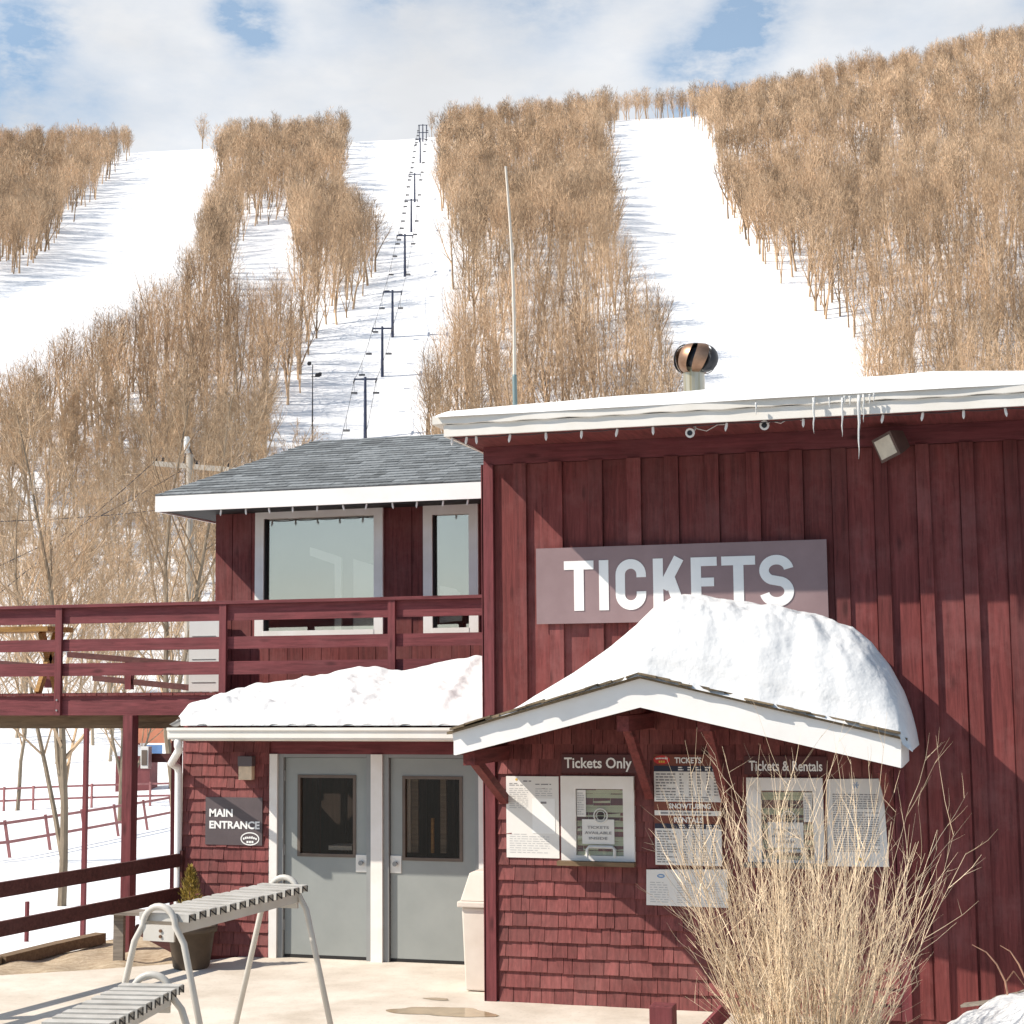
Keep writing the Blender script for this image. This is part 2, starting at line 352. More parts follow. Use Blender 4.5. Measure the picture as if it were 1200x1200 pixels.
def snow_mat(name, c=(.88, .885, .90), big=.5, small=9, b1=.35, d1=.25, b2=.4, d2=.02, dirt=0):
    m, N, L, b = nodes(name)
    g = N.new('ShaderNodeNewGeometry')
    n = N.new('ShaderNodeTexNoise'); n.inputs['Scale'].default_value = big; n.inputs['Detail'].default_value = 6; L.new(g.outputs['Position'], n.inputs['Vector'])
    n2 = N.new('ShaderNodeTexNoise'); n2.inputs['Scale'].default_value = small; n2.inputs['Detail'].default_value = 5; L.new(g.outputs['Position'], n2.inputs['Vector'])
    a = N.new('ShaderNodeBump'); a.inputs['Strength'].default_value = b1; a.inputs['Distance'].default_value = d1; L.new(n.outputs['Fac'], a.inputs['Height'])
    c_ = N.new('ShaderNodeBump'); c_.inputs['Strength'].default_value = b2; c_.inputs['Distance'].default_value = d2; L.new(n2.outputs['Fac'], c_.inputs['Height']); L.new(a.outputs[0], c_.inputs['Normal'])
    L.new(c_.outputs[0], b.inputs['Normal'])
    if dirt:
        r = N.new('ShaderNodeValToRGB'); r.color_ramp.elements[0].position = .62; r.color_ramp.elements[1].position = .8
        r.color_ramp.elements[0].color = (*c, 1); r.color_ramp.elements[1].color = (c[0]*(1-dirt), c[1]*(1-dirt*1.2), c[2]*(1-dirt*1.5), 1)
        L.new(n2.outputs['Fac'], r.inputs[0]); L.new(r.outputs[0], b.inputs['Base Color'])
    else: b.inputs['Base Color'].default_value = (*c, 1)
    b.inputs['Roughness'].default_value = .75; b.inputs['Specular IOR Level'].default_value = .2
    return m
M['snow'] = snow_mat('groomed snow', c=(.74, .745, .755), big=.11, small=1.1, b1=.9, d1=1.6, b2=.7, d2=.16)
M['snow_roof'] = snow_mat('roof snow', c=(.64, .638, .63), big=2.6, small=13, b1=.5, d1=.10, b2=.34, d2=.02)
M['snow_lip'] = snow_mat('roof edge snow', c=(.80, .795, .78), big=2.0, small=9, b1=.3, d1=.05, b2=.3, d2=.012)

def glass_mix(name, gloss, tint=(1, 1, 1), gcol=(.9, .95, 1), rough=.02):
    m, N, L, b = nodes(name); N.remove(b); out = [n for n in N if n.type == 'OUTPUT_MATERIAL'][0]
    t = N.new('ShaderNodeBsdfTransparent'); t.inputs[0].default_value = (*tint, 1)
    g = N.new('ShaderNodeBsdfGlossy'); g.inputs[0].default_value = (*gcol, 1); g.inputs['Roughness'].default_value = rough
    n = N.new('ShaderNodeTexNoise'); n.inputs['Scale'].default_value = 1.3
    bp = N.new('ShaderNodeBump'); bp.inputs['Strength'].default_value = .03; bp.inputs['Distance'].default_value = .05; L.new(n.outputs['Fac'], bp.inputs['Height']); L.new(bp.outputs[0], g.inputs['Normal'])
    x = N.new('ShaderNodeMixShader'); x.inputs[0].default_value = gloss
    L.new(t.outputs[0], x.inputs[1]); L.new(g.outputs[0], x.inputs[2]); L.new(x.outputs[0], out.inputs[0]); return m
M['glass_up'] = glass_mix('reflective window glass', .32, (.9, .92, .90), (.97, .95, .89))
M['glass_tk'] = glass_mix('ticket window glass', .10, (.95, .97, .95))
M['glass_door'] = glass_mix('dark door glass', .06, (.75, .72, .68), (.9, .85, .75))
M['ice'] = mat('clear ice', (.80, .80, .78), .12, .03, 20, bump=.1); M['ice'].node_tree.nodes['Principled BSDF'].inputs['Transmission Weight'].default_value = .45
M['room'] = mat('dim interior', (.30, .31, .31), .8, .1, 2, bump=0)
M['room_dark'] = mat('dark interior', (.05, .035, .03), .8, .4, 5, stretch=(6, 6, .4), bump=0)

def patio_mat():
    m, N, L, b = nodes('patio concrete')
    g = N.new('ShaderNodeNewGeometry')
    n = N.new('ShaderNodeTexNoise'); n.inputs['Scale'].default_value = 1.3; n.inputs['Detail'].default_value = 9; n.inputs['Roughness'].default_value = .65; L.new(g.outputs['Position'], n.inputs['Vector'])
    r = N.new('ShaderNodeValToRGB'); r.color_ramp.elements[0].position = .3; r.color_ramp.elements[1].position = .62
    r.color_ramp.elements[0].color = (.47, .405, .325, 1); r.color_ramp.elements[1].color = (.66, .59, .50, 1); L.new(n.outputs['Fac'], r.inputs[0])
    v = N.new('ShaderNodeTexNoise'); v.inputs['Scale'].default_value = 26; v.inputs['Detail'].default_value = 4; L.new(g.outputs['Position'], v.inputs['Vector'])
    mr = N.new('ShaderNodeMapRange'); mr.inputs[1].default_value = .3; mr.inputs[2].default_value = .42; mr.inputs[3].default_value = .86; mr.inputs[4].default_value = 1; L.new(v.outputs['Fac'], mr.inputs[0])
    vm = N.new('ShaderNodeVectorMath'); vm.operation = 'SCALE'; L.new(r.outputs[0], vm.inputs[0]); L.new(mr.outputs[0], vm.inputs['Scale'])
    L.new(vm.outputs[0], b.inputs['Base Color']); b.inputs['Roughness'].default_value = .8
    bp = N.new('ShaderNodeBump'); bp.inputs['Strength'].default_value = .3; bp.inputs['Distance'].default_value = .006; L.new(v.outputs['Fac'], bp.inputs['Height']); L.new(bp.outputs[0], b.inputs['Normal'])
    return m
M['patio'] = patio_mat()
M['dark_ground'] = mat('dark unseen ground', (.045, .045, .048), .7, .3, 2, bump=.2)
M['leaf_litter'] = mat('dry leaf litter', (.26, .185, .11), .9, .4, 9, bump=.6, c2=(.48, .385, .27), bdist=.02)
M['puddle'] = mat('wet muddy stain', (.40, .30, .19), .10, .2, 5, bump=0)

# ------------------------------------------------------------------ terrain
TV = np.array([-80, 0, 12, 16.5, 18.2, 22, 28, 40, 55, 80, 110, 140, 180, 230, 276, 295, 335, 427, 475, 570, 625, 650, 700, 900, 1400], float)
TZ = np.array([-.3, -.3, -.3, -.32, -.36, -.6, -.96, -1.9, -2.9, -3.8, -2.9, 2.0, 11.9, 32.8, 55, 65.7, 86.8, 121.6, 143.7, 185.6, 212, 219, 222, 215, 190], float)
_vv = np.arange(-80, 1400, 1.0); _zz = np.interp(_vv, TV, TZ)
_sm = np.convolve(np.pad(_zz, 12, mode='edge'), np.ones(25) / 25, 'valid')
_w = np.clip((_vv - 60) / 60, 0, 1); _zz = _zz * (1 - _w) + _sm * _w
CREST = [(-400, 190), (-150, 186), (0, 181), (130, 180), (200, 177), (255, 175), (470, 164), (600, 152), (720, 142), (800, 138), (900, 122), (1000, 102), (1100, 82), (1200, 62), (1350, 40), (1700, 10)]
_cu = []; _cg = []
for (x, y) in CREST:
    d = ray(x, y); dv = d.x * -math.sin(YAW) + d.y * math.cos(YAW); p = EYE + d * (625 / dv)
    _cu.append(p.x * math.cos(YAW) + p.y * math.sin(YAW)); _cg.append(p.z)
_cu = np.array(_cu); _cg = np.array(_cg) / np.interp(625, _vv, _zz)
def tz(u, v):
    u = np.asarray(u, float); v = np.asarray(v, float)
    z = np.interp(v, _vv, _zz)
    # scale the crest profile to perspective: lateral offsets shrink towards the camera
    uu = u * 625 / np.maximum(v, 250)
    g = np.interp(uu, _cu, _cg); s = np.clip((v - 130) / 420, 0, 1); s = s*s*(3-2*s)
    z = z * (1 + (g - 1) * s)
    a = np.clip((v - 40) / 120, 0, 1)
    z = z + a * (1.2 * np.sin(u * .045 + v * .02) + .8 * np.sin(u * .11 - v * .05 + 1.3)) * np.clip((640 - v) / 60, 0, 1) * .8
    return z
def uv2w(u, v, z): return Vector((u * math.cos(YAW) - v * math.sin(YAW), u * math.sin(YAW) + v * math.cos(YAW), z))
def hit(px, py, v0=19.0, v1=900.0):
    d = ray(px, py); dv = -d.x*math.sin(YAW)+d.y*math.cos(YAW); du = d.x*math.cos(YAW)+d.y*math.sin(YAW)
    v = np.linspace(v0, v1, 9000); u = du / dv * v; z = EYE.z + d.z / dv * v
    below = z < tz(u, v); i = int(np.argmax(below))
    if not below.any(): return None
    return float(u[i]), float(v[i]), float(tz(u[i], v[i]))
def proj(P):                         # P: (n,3) -> pixels
    P = np.asarray(P, float) - np.array(EYE)
    d = P @ np.array(fw); return 600 + F * (P @ np.array(rt)) / d, 600 - F * (P @ np.array(up)) / d

def build_terrain():
    us = np.concatenate([np.linspace(-420, -120, 40), np.linspace(-116, 116, 90), np.linspace(120, 460, 44)])
    vs = np.concatenate([np.linspace(-70, 60, 90), np.linspace(62, 300, 110), np.linspace(303, 700, 130), np.linspace(720, 1350, 20)])
    U, V = np.meshgrid(us, vs); Z = tz(U, V)
    X = U*math.cos(YAW)-V*math.sin(YAW); Y = U*math.sin(YAW)+V*math.cos(YAW)
    P = np.stack([X, Y, Z], -1).reshape(-1, 3); nu = len(us); nv = len(vs)
    idx = np.arange(nu*nv).reshape(nv, nu)
    fs = np.stack([idx[:-1, :-1], idx[:-1, 1:], idx[1:, 1:], idx[1:, :-1]], -1).reshape(-1, 4)
    me = bpy.data.meshes.new('hillside'); me.from_pydata(P.tolist(), [], fs.tolist()); me.update(); me.shade_smooth()
    me.materials.append(M['snow']); o = bpy.data.objects.new('hillside', me); COL.objects.link(o); o['kind'] = 'structure'
build_terrain()

# ------------------------------------------------------------------ key planes
PW = on_ground(572, 1172); YW = PW.y                 # ticket building front wall
PD = on_ground(440, 1127); YD = PD.y                 # entrance wall
YK = YD + .8                                         # deck front
YU = YD + 2.0                                        # upper house wall
X0 = PW.x                                            # left corner of the ticket building
print('YW', YW, 'YD', YD, 'X0', X0, 'PD', PD)
def X(px, py, Y): return at(px, py, Y).x
def Z(px, py, Y): return at(px, py, Y).z

# ------------------------------------------------------------------ patio and ground near the buildings
pb = MB()
xl = on_ground(0, 1143).x
pe = [on_ground(-160, 1152), on_ground(0, 1143), on_ground(100, 1137), on_ground(210, 1129), Vector((X(320, 1125, YD), YD+.4, 0)), Vector((X0+.3, YD+.4, 0)), Vector((X0+.3, YW+.2, 0)), Vector((X0+3.0, YW+.2, 0)), Vector((X0+3.4, YW-1.4, 0)), Vector((X0+3.6, 6.3, 0)), Vector((-6.0, 6.3, 0)), Vector((-7.5, 9, 0))]
n = len(pe)
pb.add([(p.x, p.y, 0) for p in pe] + [(p.x, p.y, -.22) for p in pe], [tuple(range(n))[::-1], ] + [(i, (i+1) % n, (i+1) % n+n, i+n) for i in range(n)])
struct(pb, 'patio', M['patio'])
pk = MB(); pk.add([uv2w(u, v, -.26) for u, v in ((-60, -60), (90, -60), (90, 8.2), (-60, 8.2))], [(0, 1, 2, 3)]); struct(pk, 'unseen_dark_ground', M['dark_ground'])  # dark ground added out of view to lower the bounce light on the walls
lb = MB()
def litter(a, b):
    p = on_ground(-190 + 500*a, 1160 - 40*a).lerp(on_ground(-190 + 470*a, 1139 - 62*a - 6*math.sin(a*9), -.16), b)
    return (p.x, p.y, -.05 - .16*b + .03*math.sin(a*40)*math.sin(b*7))
lb.grid(litter, 60, 12)
struct(lb, 'dirt_ground', M['leaf_litter'], smooth=True)
eb = MB()
pts = [on_ground(x, y, -.12) for x, y in ((-120, 1138), (0, 1127), (60, 1112), (118, 1099))]
for i in range(3): eb.bar(pts[i], pts[i+1], .16, .12)
o = eb.build('edging_timber', M['timber'], org=pts[1]); tag(o, 'dark timber edging where the leaf litter meets the snow at left', 'timber')
# puddle
def blob(name, c, a, bx, by, z, seed):
    mb = MB(); rg = random.Random(seed); k = 40
    ph = [rg.uniform(0, 6.28) for _ in range(4)]
    P = []
    for i in range(k):
        t = 2*math.pi*i/k; q = 1+.16*math.sin(2*t+ph[0])+.12*math.sin(3*t+ph[1])+.07*math.sin(5*t+ph[2])+.04*math.sin(9*t+ph[3])
        P.append((c.x+math.cos(t)*bx*q, c.y+math.sin(t)*by*q, z))
    mb.add(P, [tuple(range(k))]); return struct(mb, name, M['puddle'])
blob('puddle', on_ground(520, 1186), 0, .42, .22, .004, 3)
blob('puddle', on_ground(512, 1171), 0, .13, .05, .004, 5)

# ------------------------------------------------------------------ text helpers
def text_mesh(body, bold=0.0):
    cu = bpy.data.curves.new('t', 'FONT'); cu.body = body; cu.size = 1; cu.offset = bold; cu.extrude = 0.0; cu.resolution_u = 3
    ob = bpy.data.objects.new('t', cu); COL.objects.link(ob)
    dg = bpy.context.evaluated_depsgraph_get(); me = bpy.data.meshes.new_from_object(ob.evaluated_get(dg))
    bpy.data.objects.remove(ob); bpy.data.curves.remove(cu)
    vs = [tuple(v.co) for v in me.vertices]; fs = [tuple(p.vertices) for p in me.polygons]; bpy.data.meshes.remove(me); return vs, fs
def text(parent, name, body, x0, x1, z0, z1, Y, m, bold=0.02, th=.004):
    vs, fs = text_mesh(body, bold)
    ax = min(v[0] for v in vs); bx = max(v[0] for v in vs); ay = min(v[1] for v in vs); by = max(v[1] for v in vs)
    q = [(x0+(v[0]-ax)/(bx-ax)*(x1-x0), Y-th, z0+(v[1]-ay)/(by-ay)*(z1-z0)) for v in vs]
    mb = MB(); mb.add(q, fs); return mb.build(name, m, parent)
def print_rows(mb, x0, x1, z1, z0, Y, rows, rng, fill=.9, h=.5, word=(.02, .07), gap=.012):
    dz = (z1 - z0) / rows; v_0 = len(mb.v); f_0 = len(mb.f)
    for r in range(rows):
        z = z1 - dz*(r+.5); x = x0; xe = x0 + (x1-x0)*(fill if rng.random() > .18 else fill*rng.uniform(.4, .9))
        while x < xe:
            w = rng.uniform(*word); e = min(x+w, xe)
            mb.quad((x, Y, z-dz*h/2), (e, Y, z-dz*h/2), (e, Y, z+dz*h/2), (x, Y, z+dz*h/2)); x = e+gap
    if not hasattr(mb, 'marks'): mb.marks = []
    mb.marks.append((v_0, len(mb.v), f_0, len(mb.f)))
def ribbon(mb, pts, w, y0, y1):
    n = len(pts); L_ = []; R_ = []
    for i in range(n):
        a = Vector(pts[max(i-1, 0)]); b = Vector(pts[min(i+1, n-1)]); t = (b-a).normalized(); nrm = Vector((-t.y, t.x))
        p = Vector(pts[i]); L_.append(p+nrm*w/2); R_.append(p-nrm*w/2)
    b = len(mb.v)
    for i in range(n):
        for (q, y) in ((L_[i], y0), (R_[i], y0), (R_[i], y1), (L_[i], y1)): mb.v.append((q.x, y, q.y))
    for i in range(n-1):
        for k in range(4): mb.f.append((b+i*4+k, b+i*4+(k+1) % 4, b+(i+1)*4+(k+1) % 4, b+(i+1)*4+k))
    mb.f.append((b, b+1, b+2, b+3)); e = b+(n-1)*4; mb.f.append((e+3, e+2, e+1, e))
def ellipse_ring(mb, cx, cz, rx, rz, w, Y, n=36):
    for i in range(n):
        a = 2*math.pi*i/n; c = 2*math.pi*(i+1)/n
        f = lambda t, k: (cx+math.cos(t)*(rx-k), Y, cz+math.sin(t)*(rz-k))
        mb.quad(f(a, w), f(a, 0), f(c, 0), f(c, w))

# ================================================================== TICKET BUILDING
YF = YW - 1.2                                # canopy front plane
GL = [at(x, y, YF) for x, y in ((530, 859), (750, 795), (1056, 866))]     # top edge of fascia
GLb = [at(x, y, YF) for x, y in ((534, 885), (750, 829), (1056, 900))]
ax, az = GL[1].x, GL[1].z
def gable(x):
    return float(np.interp(x, [g.x for g in GL], [g.z for g in GL]))
XR = X(1390, 800, YW)                       # wall runs on past the right edge of the picture
OV = .86                                    # eave overhang
YE = YW - OV
def line(px_pts, Y):                        # (px,py) list -> X,Z arrays on plane Y
    P = [at(x, y, Y) for x, y in px_pts]; return [p.x for p in P], [p.z for p in P]
fbx, fbz = line([(520, 512), (680, 502), (820, 496), (960, 489), (1200, 477)], YE)
print('fascia bottom', list(zip(fbx, fbz)))
ZE = float(np.mean(fbz[1:4]))               # fascia bottom height
tb = empty('ticket_building', (X0, YW, 0), 'big dark red board and batten building carrying the TICKETS sign', 'building')
wb = MB(); wb.box(X0, XR, YW, YW+7.5, -.1, ZE+.02); wb.build('wall', M['red_v'], tb)
# wide boards on the face, slightly uneven
rng = random.Random(3)
bat = [(602,617),(643,659),(689.5,706),(735,751),(778.5,794.5),(826,842),(874,890),(924.5,940),(973.6,991),(1022.6,1038.5),(1072,1088),(1123,1139.5),(1175,1191),(1226,1242),(1278,1294),(1330,1346)]
bb = MB(); xs_prev = X0+.1
ZC = Z(700, 930, YW)
cxr = X(1049, 950, YW)                      # right end of the shingled part
for i, (a, b) in enumerate(bat):
    xa = X(a, 515, YW); xb = X(b, 515, YW)
    lean = rng.uniform(-.012, .012) if a < 960 else rng.uniform(.0, .02)
    zlow = .02 if xa > cxr else gable(xa)-.05
    d = rng.uniform(.036, .05)
    def leaned(x, z, xx=lean): return x + xx*(ZE-z)/ZE*1.2
    P = []
    for z in (zlow, ZE-.16):
        for (x, y) in ((xa, YW-d), (xb, YW-d), (xb, YW-.001), (xa, YW-.001)): P.append((leaned(x, z), y, z))
    bb.add(P, [(0,3,2,1),(4,5,6,7),(0,1,5,4),(1,2,6,5),(2,3,7,6),(3,0,4,7)])
    # board between battens
    zz = zlow
    bb.box(xs_prev+.004, xa-.006 if xa-.006 > xs_prev+.01 else xs_prev+.02, YW-rng.uniform(.004, .016), YW-.0005, zz, ZE-.165)
    xs_prev = xb+.0
bb.build('wall_board', M['red_v'], tb)
fr = MB(); fr.box(X0+.0, XR, YW-.03, YW-.002, ZE-.158, ZE+.01); fr.build('frieze_board', M['red_x'], tb)
cb = MB(); cb.box(X0-.012, X0+.095, YW-.05, YW-.002, -.02, ZE-.16); cb.box(X0-.02, X0-.001, YW-.05, YW+.1, -.02, ZE-.16); cb.build('corner_board', M['red_p'], tb)
# eave: soffit, fascia, gutter
XL = at(520, 512, YE).x
sf = MB(); sf.box(XL+.02, XR, YE+.03, YW+7.9, ZE+.012, ZE+.03); sf.build('soffit', M['red_y'], tb)
fa = MB(); fa.box(XL, XR, YE, YE+.03, ZE, ZE+.105); fa.box(XL, XL+.03, YE+.032, YW+7.9, ZE, ZE+.105); fa.build('fascia', M['cream'], tb)
gt = MB()
prof = [(0, .107), (-.026, .110), (-.027, .15), (-.028, .185), (.03, .185)]
def gut(i, z): pass
vs = []; fs = []
nn = 60
for k in range(nn+1):
    xx = XL-.10+(XR-XL+.1)*k/nn; wob = .012*math.sin(k*1.7)+.006*math.sin(k*.7)
    for (y, z) in prof: vs.append((xx, YE+y, ZE+z+wob*.4))
m_ = len(prof)
for k in range(nn):
    for j in range(m_-1): fs.append((k*m_+j, (k+1)*m_+j, (k+1)*m_+j+1, k*m_+j+1))
fs.append(tuple(range(m_))); gt.add(vs, fs)
for k in range(1):
    gt.box(XL-.10, XL+.03, YE+.0, YW+7.9, ZE+.107, ZE+.18)
gt.build('gutter', M['cream'], tb)
rf = MB(); rf.add([(XL-.1, YE-.02, ZE+.187), (XR, YE-.02, ZE+.187), (XR, YW+7.9, ZE+.50), (XL-.1, YW+7.9, ZE+.50), (XL-.1, YE-.02, ZE+.12), (XR, YE-.02, ZE+.12), (XR, YW+7.9, ZE+.3), (XL-.1, YW+7.9, ZE+.3)],
       [(0,1,2,3),(7,6,5,4),(0,3,7,4),(1,5,6,2),(3,2,6,7)]); rf.build('roof', M['asphalt'], tb)
# snow lying on this roof
sx, sz = line([(505, 488), (560, 482), (600, 478), (700, 469), (815, 460), (900, 453), (1000, 445), (1060, 441), (1100, 438.5), (1150, 437), (1200, 437), (1390, 430)], YE+.12)
def roof_snow(a, b):
    x = XL-.06 + (XR-XL+.06)*a; top = float(np.interp(x, sx, sz)); base = ZE+.19 + b*b*.05
    y = YE-.045 + .018*math.sin(x*3.1)*math.sin(x*1.3+1) + b**1.6*5.0
    e = min(1, b/.11); prof_ = math.sqrt(max(0, 1-(1-e)**2))
    th = max(.012, top-ZE-.19)
    endf = min(1, a/.012)
    lump = (.015*math.sin(x*7+1)*math.sin(y*9)+.008*math.sin(x*19)*math.sin(y*23+2))*e
    droop = -.02*(1-prof_)
    return (x, y, base + (th*prof_+lump*th*3*prof_)*endf + droop + b*.14)
rs = MB(); rs.grid(roof_snow, 220, 26)
o = rs.build('roof_snow', M['snow_lip'], org=(X0, YE, ZE+.19), smooth=True); tag(o, 'thin layer of snow along the flat roof edge above the TICKETS sign', 'snow')

# shingled lower wall under the canopy
def shingle_wall(mb, x0, x1, z0, z1, Y, ch, rng, top=None, skip=None):
    r = 0; z = z0
    while z < z1:
        x = x0 - rng.uniform(0, .1)
        while x < x1:
            w = rng.choice([.085, .11, .13, .15, .18, .2])*rng.uniform(.9, 1.1); a = max(x, x0)+.0025; e = min(x+w, x1)-.0025
            if e-a > .012 and (top is None or z+ch*.5 < top((a+e)/2)) and not (skip and skip((a+e)/2, z+ch/2)):
                zb = z+rng.uniform(-.006, .004); h = ch+.05; t0 = rng.uniform(.030, .038)
                P = [(a, Y-t0, zb), (e, Y-t0+rng.uniform(-.003, .003), zb+rng.uniform(-.003, .003)), (e, Y-.001, zb), (a, Y-.001, zb), (a, Y-.005, zb+h), (e, Y-.005, zb+h), (e, Y-.001, zb+h), (a, Y-.001, zb+h)]
                mb.add(P, [(0,3,2,1),(4,5,6,7),(0,1,5,4),(1,2,6,5),(2,3,7,6),(3,0,4,7)])
            x += w
        z += ch
sh = MB(); shingle_wall(sh, X0+.115, cxr, .0, az+.05, YW, .1365, random.Random(5), top=lambda x: gable(x)+.0)
sh.build('shingle_panel', M['shingle'], tb)
ct = MB(); ct.box(cxr+.004, cxr+.09, YW-.046, YW-.002, .0, gable(cxr)); ct.build('end_trim', M['red_p'], tb)

# canopy
cn = MB()
th = .05
def slab(xa, za, xb, zb, t):
    P = []
    for y in (YF-.03, YW-.05):
        P += [(xa, y, za), (xb, y, zb), (xb, y, zb+t), (xa, y, za+t)]
    return P
FQ = [(0,3,2,1),(4,5,6,7),(0,1,5,4),(1,2,6,5),(2,3,7,6),(3,0,4,7)]
gl, ga, gr = GL
cn.add(slab(gl.x-.04, gl.z-.012, ga.x, ga.z+.002, .022), FQ); cn.add(slab(ga.x, ga.z+.002, gr.x+.05, gr.z-.014, .022), FQ)
canopy = cn.build('canopy', M['cedar'], tb)
# ragged cedar shingles along the edge
cs = MB(); rg = random.Random(8)
for (A, B) in ((gl, ga), (ga, gr)):
    L_ = (B-A).length; s = 0
    while s < L_:
        w = rg.uniform(.10, .24); a = A.lerp(B, min(1, s/L_)); b = A.lerp(B, min(1, (s+w)/L_)); s += w*rg.uniform(.75, 1.0)
        zo = .024+rg.uniform(0, .016); yo = rg.uniform(-.02, .035)
        P = []
        for y in (YF-.055-yo, YF+.35):
            P += [(a.x, y, a.z+zo), (b.x, y, b.z+zo+rg.uniform(-.004, .02)), (b.x, y, b.z+zo+.02), (a.x, y, a.z+zo+.016)]
        cs.add(P, FQ)
cs.build('roof_shingle', M['cedar'], canopy)
fs_ = MB()
for (A, B, a, b) in ((gl, ga, GLb[0], GLb[1]), (ga, gr, GLb[1], GLb[2])):
    mid = .0
    P = [(A.x, YF, A.z), (B.x, YF, B.z), (b.x, YF, b.z), (a.x, YF, a.z)]
    fs_.add(P + [(p[0], YF+.035, p[2]) for p in P], [(3,2,1,0),(4,5,6,7),(0,1,5,4),(2,3,7,6),(1,2,6,5),(3,0,4,7)])
fs_.build('fascia', M['white'], canopy)
fe = MB()    # eave boards running back to the wall, upper step trim
fe.box(gr.x-.03, gr.x, YF+.036, YW-.05, GLb[2].z+.0, gr.z-.014); fe.build('eave_board', M['white'], canopy); fe = MB(); fe.box(gl.x, gl.x+.03, YF+.036, YW-.05, GLb[0].z, gl.z-.014)
fe.build('eave_board', M['white'], canopy)
dk = MB(); dk.add(slab(gl.x+.03, gl.z-.04, ga.x, ga.z-.026, .02), FQ); dk.add(slab(ga.x, ga.z-.026, gr.x-.03, gr.z-.04, .02), FQ)
for v in range(len(dk.v)): dk.v[v] = (dk.v[v][0], min(max(dk.v[v][1], YF+.04), YW-.05), dk.v[v][2])
dk.build('soffit', M['red_y'], canopy)
# brackets
for (fx, fy, bx, by) in ((592, 937, 567, 897), (762, 932, 712, 857), (851, 936, 814, 857), (1043, 940, 1026, 906)):
    foot = at(fx, fy, YW-.02); bot = Z(bx, by, YF+.12)
    zt = min(bot+.13, gable(foot.x)-.045)
    b_ = MB(); b_.box(foot.x-.05, foot.x+.05, YF+.10, YW-.03, zt-.13, zt)
    br = b_.build('bracket', M['red_y'], canopy)
# struts belong with their brackets
brs = [o for o in canopy.children if o.name.startswith('bracket')]
for o, (fx, fy, bx, by) in zip(brs, ((592, 937, 567, 897), (762, 932, 712, 857), (851, 936, 814, 857), (1043, 940, 1026, 906))):
    foot = at(fx, fy, YW-.02); bot = Z(bx, by, YF+.12); zt = min(bot+.13, gable(foot.x)-.045)
    s_ = MB(); s_.bar((foot.x, YW-.03, foot.z), (foot.x, YF+.28, zt-.10), .075, .08)
    # a bracket is beam + strut in one mesh: append
    me = o.data; base = wloc(o); b0 = len(me.vertices)
    vv = [tuple(v.co) for v in me.vertices] + [(v[0]-base.x, v[1]-base.y, v[2]-base.z) for v in s_.v]
    ff = [tuple(p.vertices) for p in me.polygons] + [tuple(i+b0 for i in f) for f in s_.f]
    nm = bpy.data.meshes.new('bracket'); nm.from_pydata(vv, [], ff); nm.update(); nm.materials.append(M['red_y']); o.data = nm

# snow pile on the canopy
CY = YF+.62
cx_, cz_ = line([(596, 846), (612, 834), (640, 811), (680, 786), (720, 757), (750, 731), (772, 708), (790, 698), (802, 696), (830, 699), (880, 706), (920, 713), (960, 722), (1000, 737), (1022, 754), (1042, 779), (1056, 806), (1065, 832), (1070, 852), (1074, 876)], CY)
from mathutils import noise as mno
def canopy_snow(a, b):
    a2 = a + .06*math.sin(a*2*math.pi)/(2*math.pi)
    x = cx_[0] + (cx_[-1]-cx_[0])*a2
    crest = float(np.interp(x, cx_, cz_)); base = gable(min(x, gr.x+.03)) + .03
    if x > gr.x: base = gr.z - .02 - (x-gr.x)*.8
    th_ = max(0.0, crest-base)
    y0 = YW-.055; y1 = YF-.06 + .05*mno.noise(Vector((x*3, 2, 0)))
    tc_ = (y0-CY)/(y0-y1)
    y = y0+(y1-y0)*b
    if b < tc_:
        k = 1-.10*((tc_-b)/tc_)**1.5
    else:
        q = (b-tc_)/(1-tc_); k = max(0, 1-q**2.1)**.70
        k = max(k, .0)
    # left of the ridge the pile is a smooth plane down to the eave; right it has a lumpy broken face
    rgt = min(1, max(0, (x-ax)/.4)); fall = math.sin(math.pi*min(1, max(0, b)))
    l1 = mno.fractal(Vector((x*3.2, y*3.2, 1.7)), 1.0, 2.0, 5); l2 = mno.noise(Vector((x*9, y*9, 4)))
    z = base + th_*k + (th_*.055*l1*rgt + .010*l2*rgt*th_ + .015*l1*th_)*fall*min(1, max(0,(b-tc_*.8))/.2)
    if b > .98: z = base - .01
    yo = -.03*rgt*fall*l1
    return (x, y+yo, max(z, base-.02))
sn = MB(); sn.grid(canopy_snow, 200, 70)
o = sn.build('snow_pile', M['snow_roof'], org=(ax, CY, az), smooth=True); tag(o, 'tall humped snow pile on the ticket canopy hiding the foot of the TICKETS letters', 'snow')

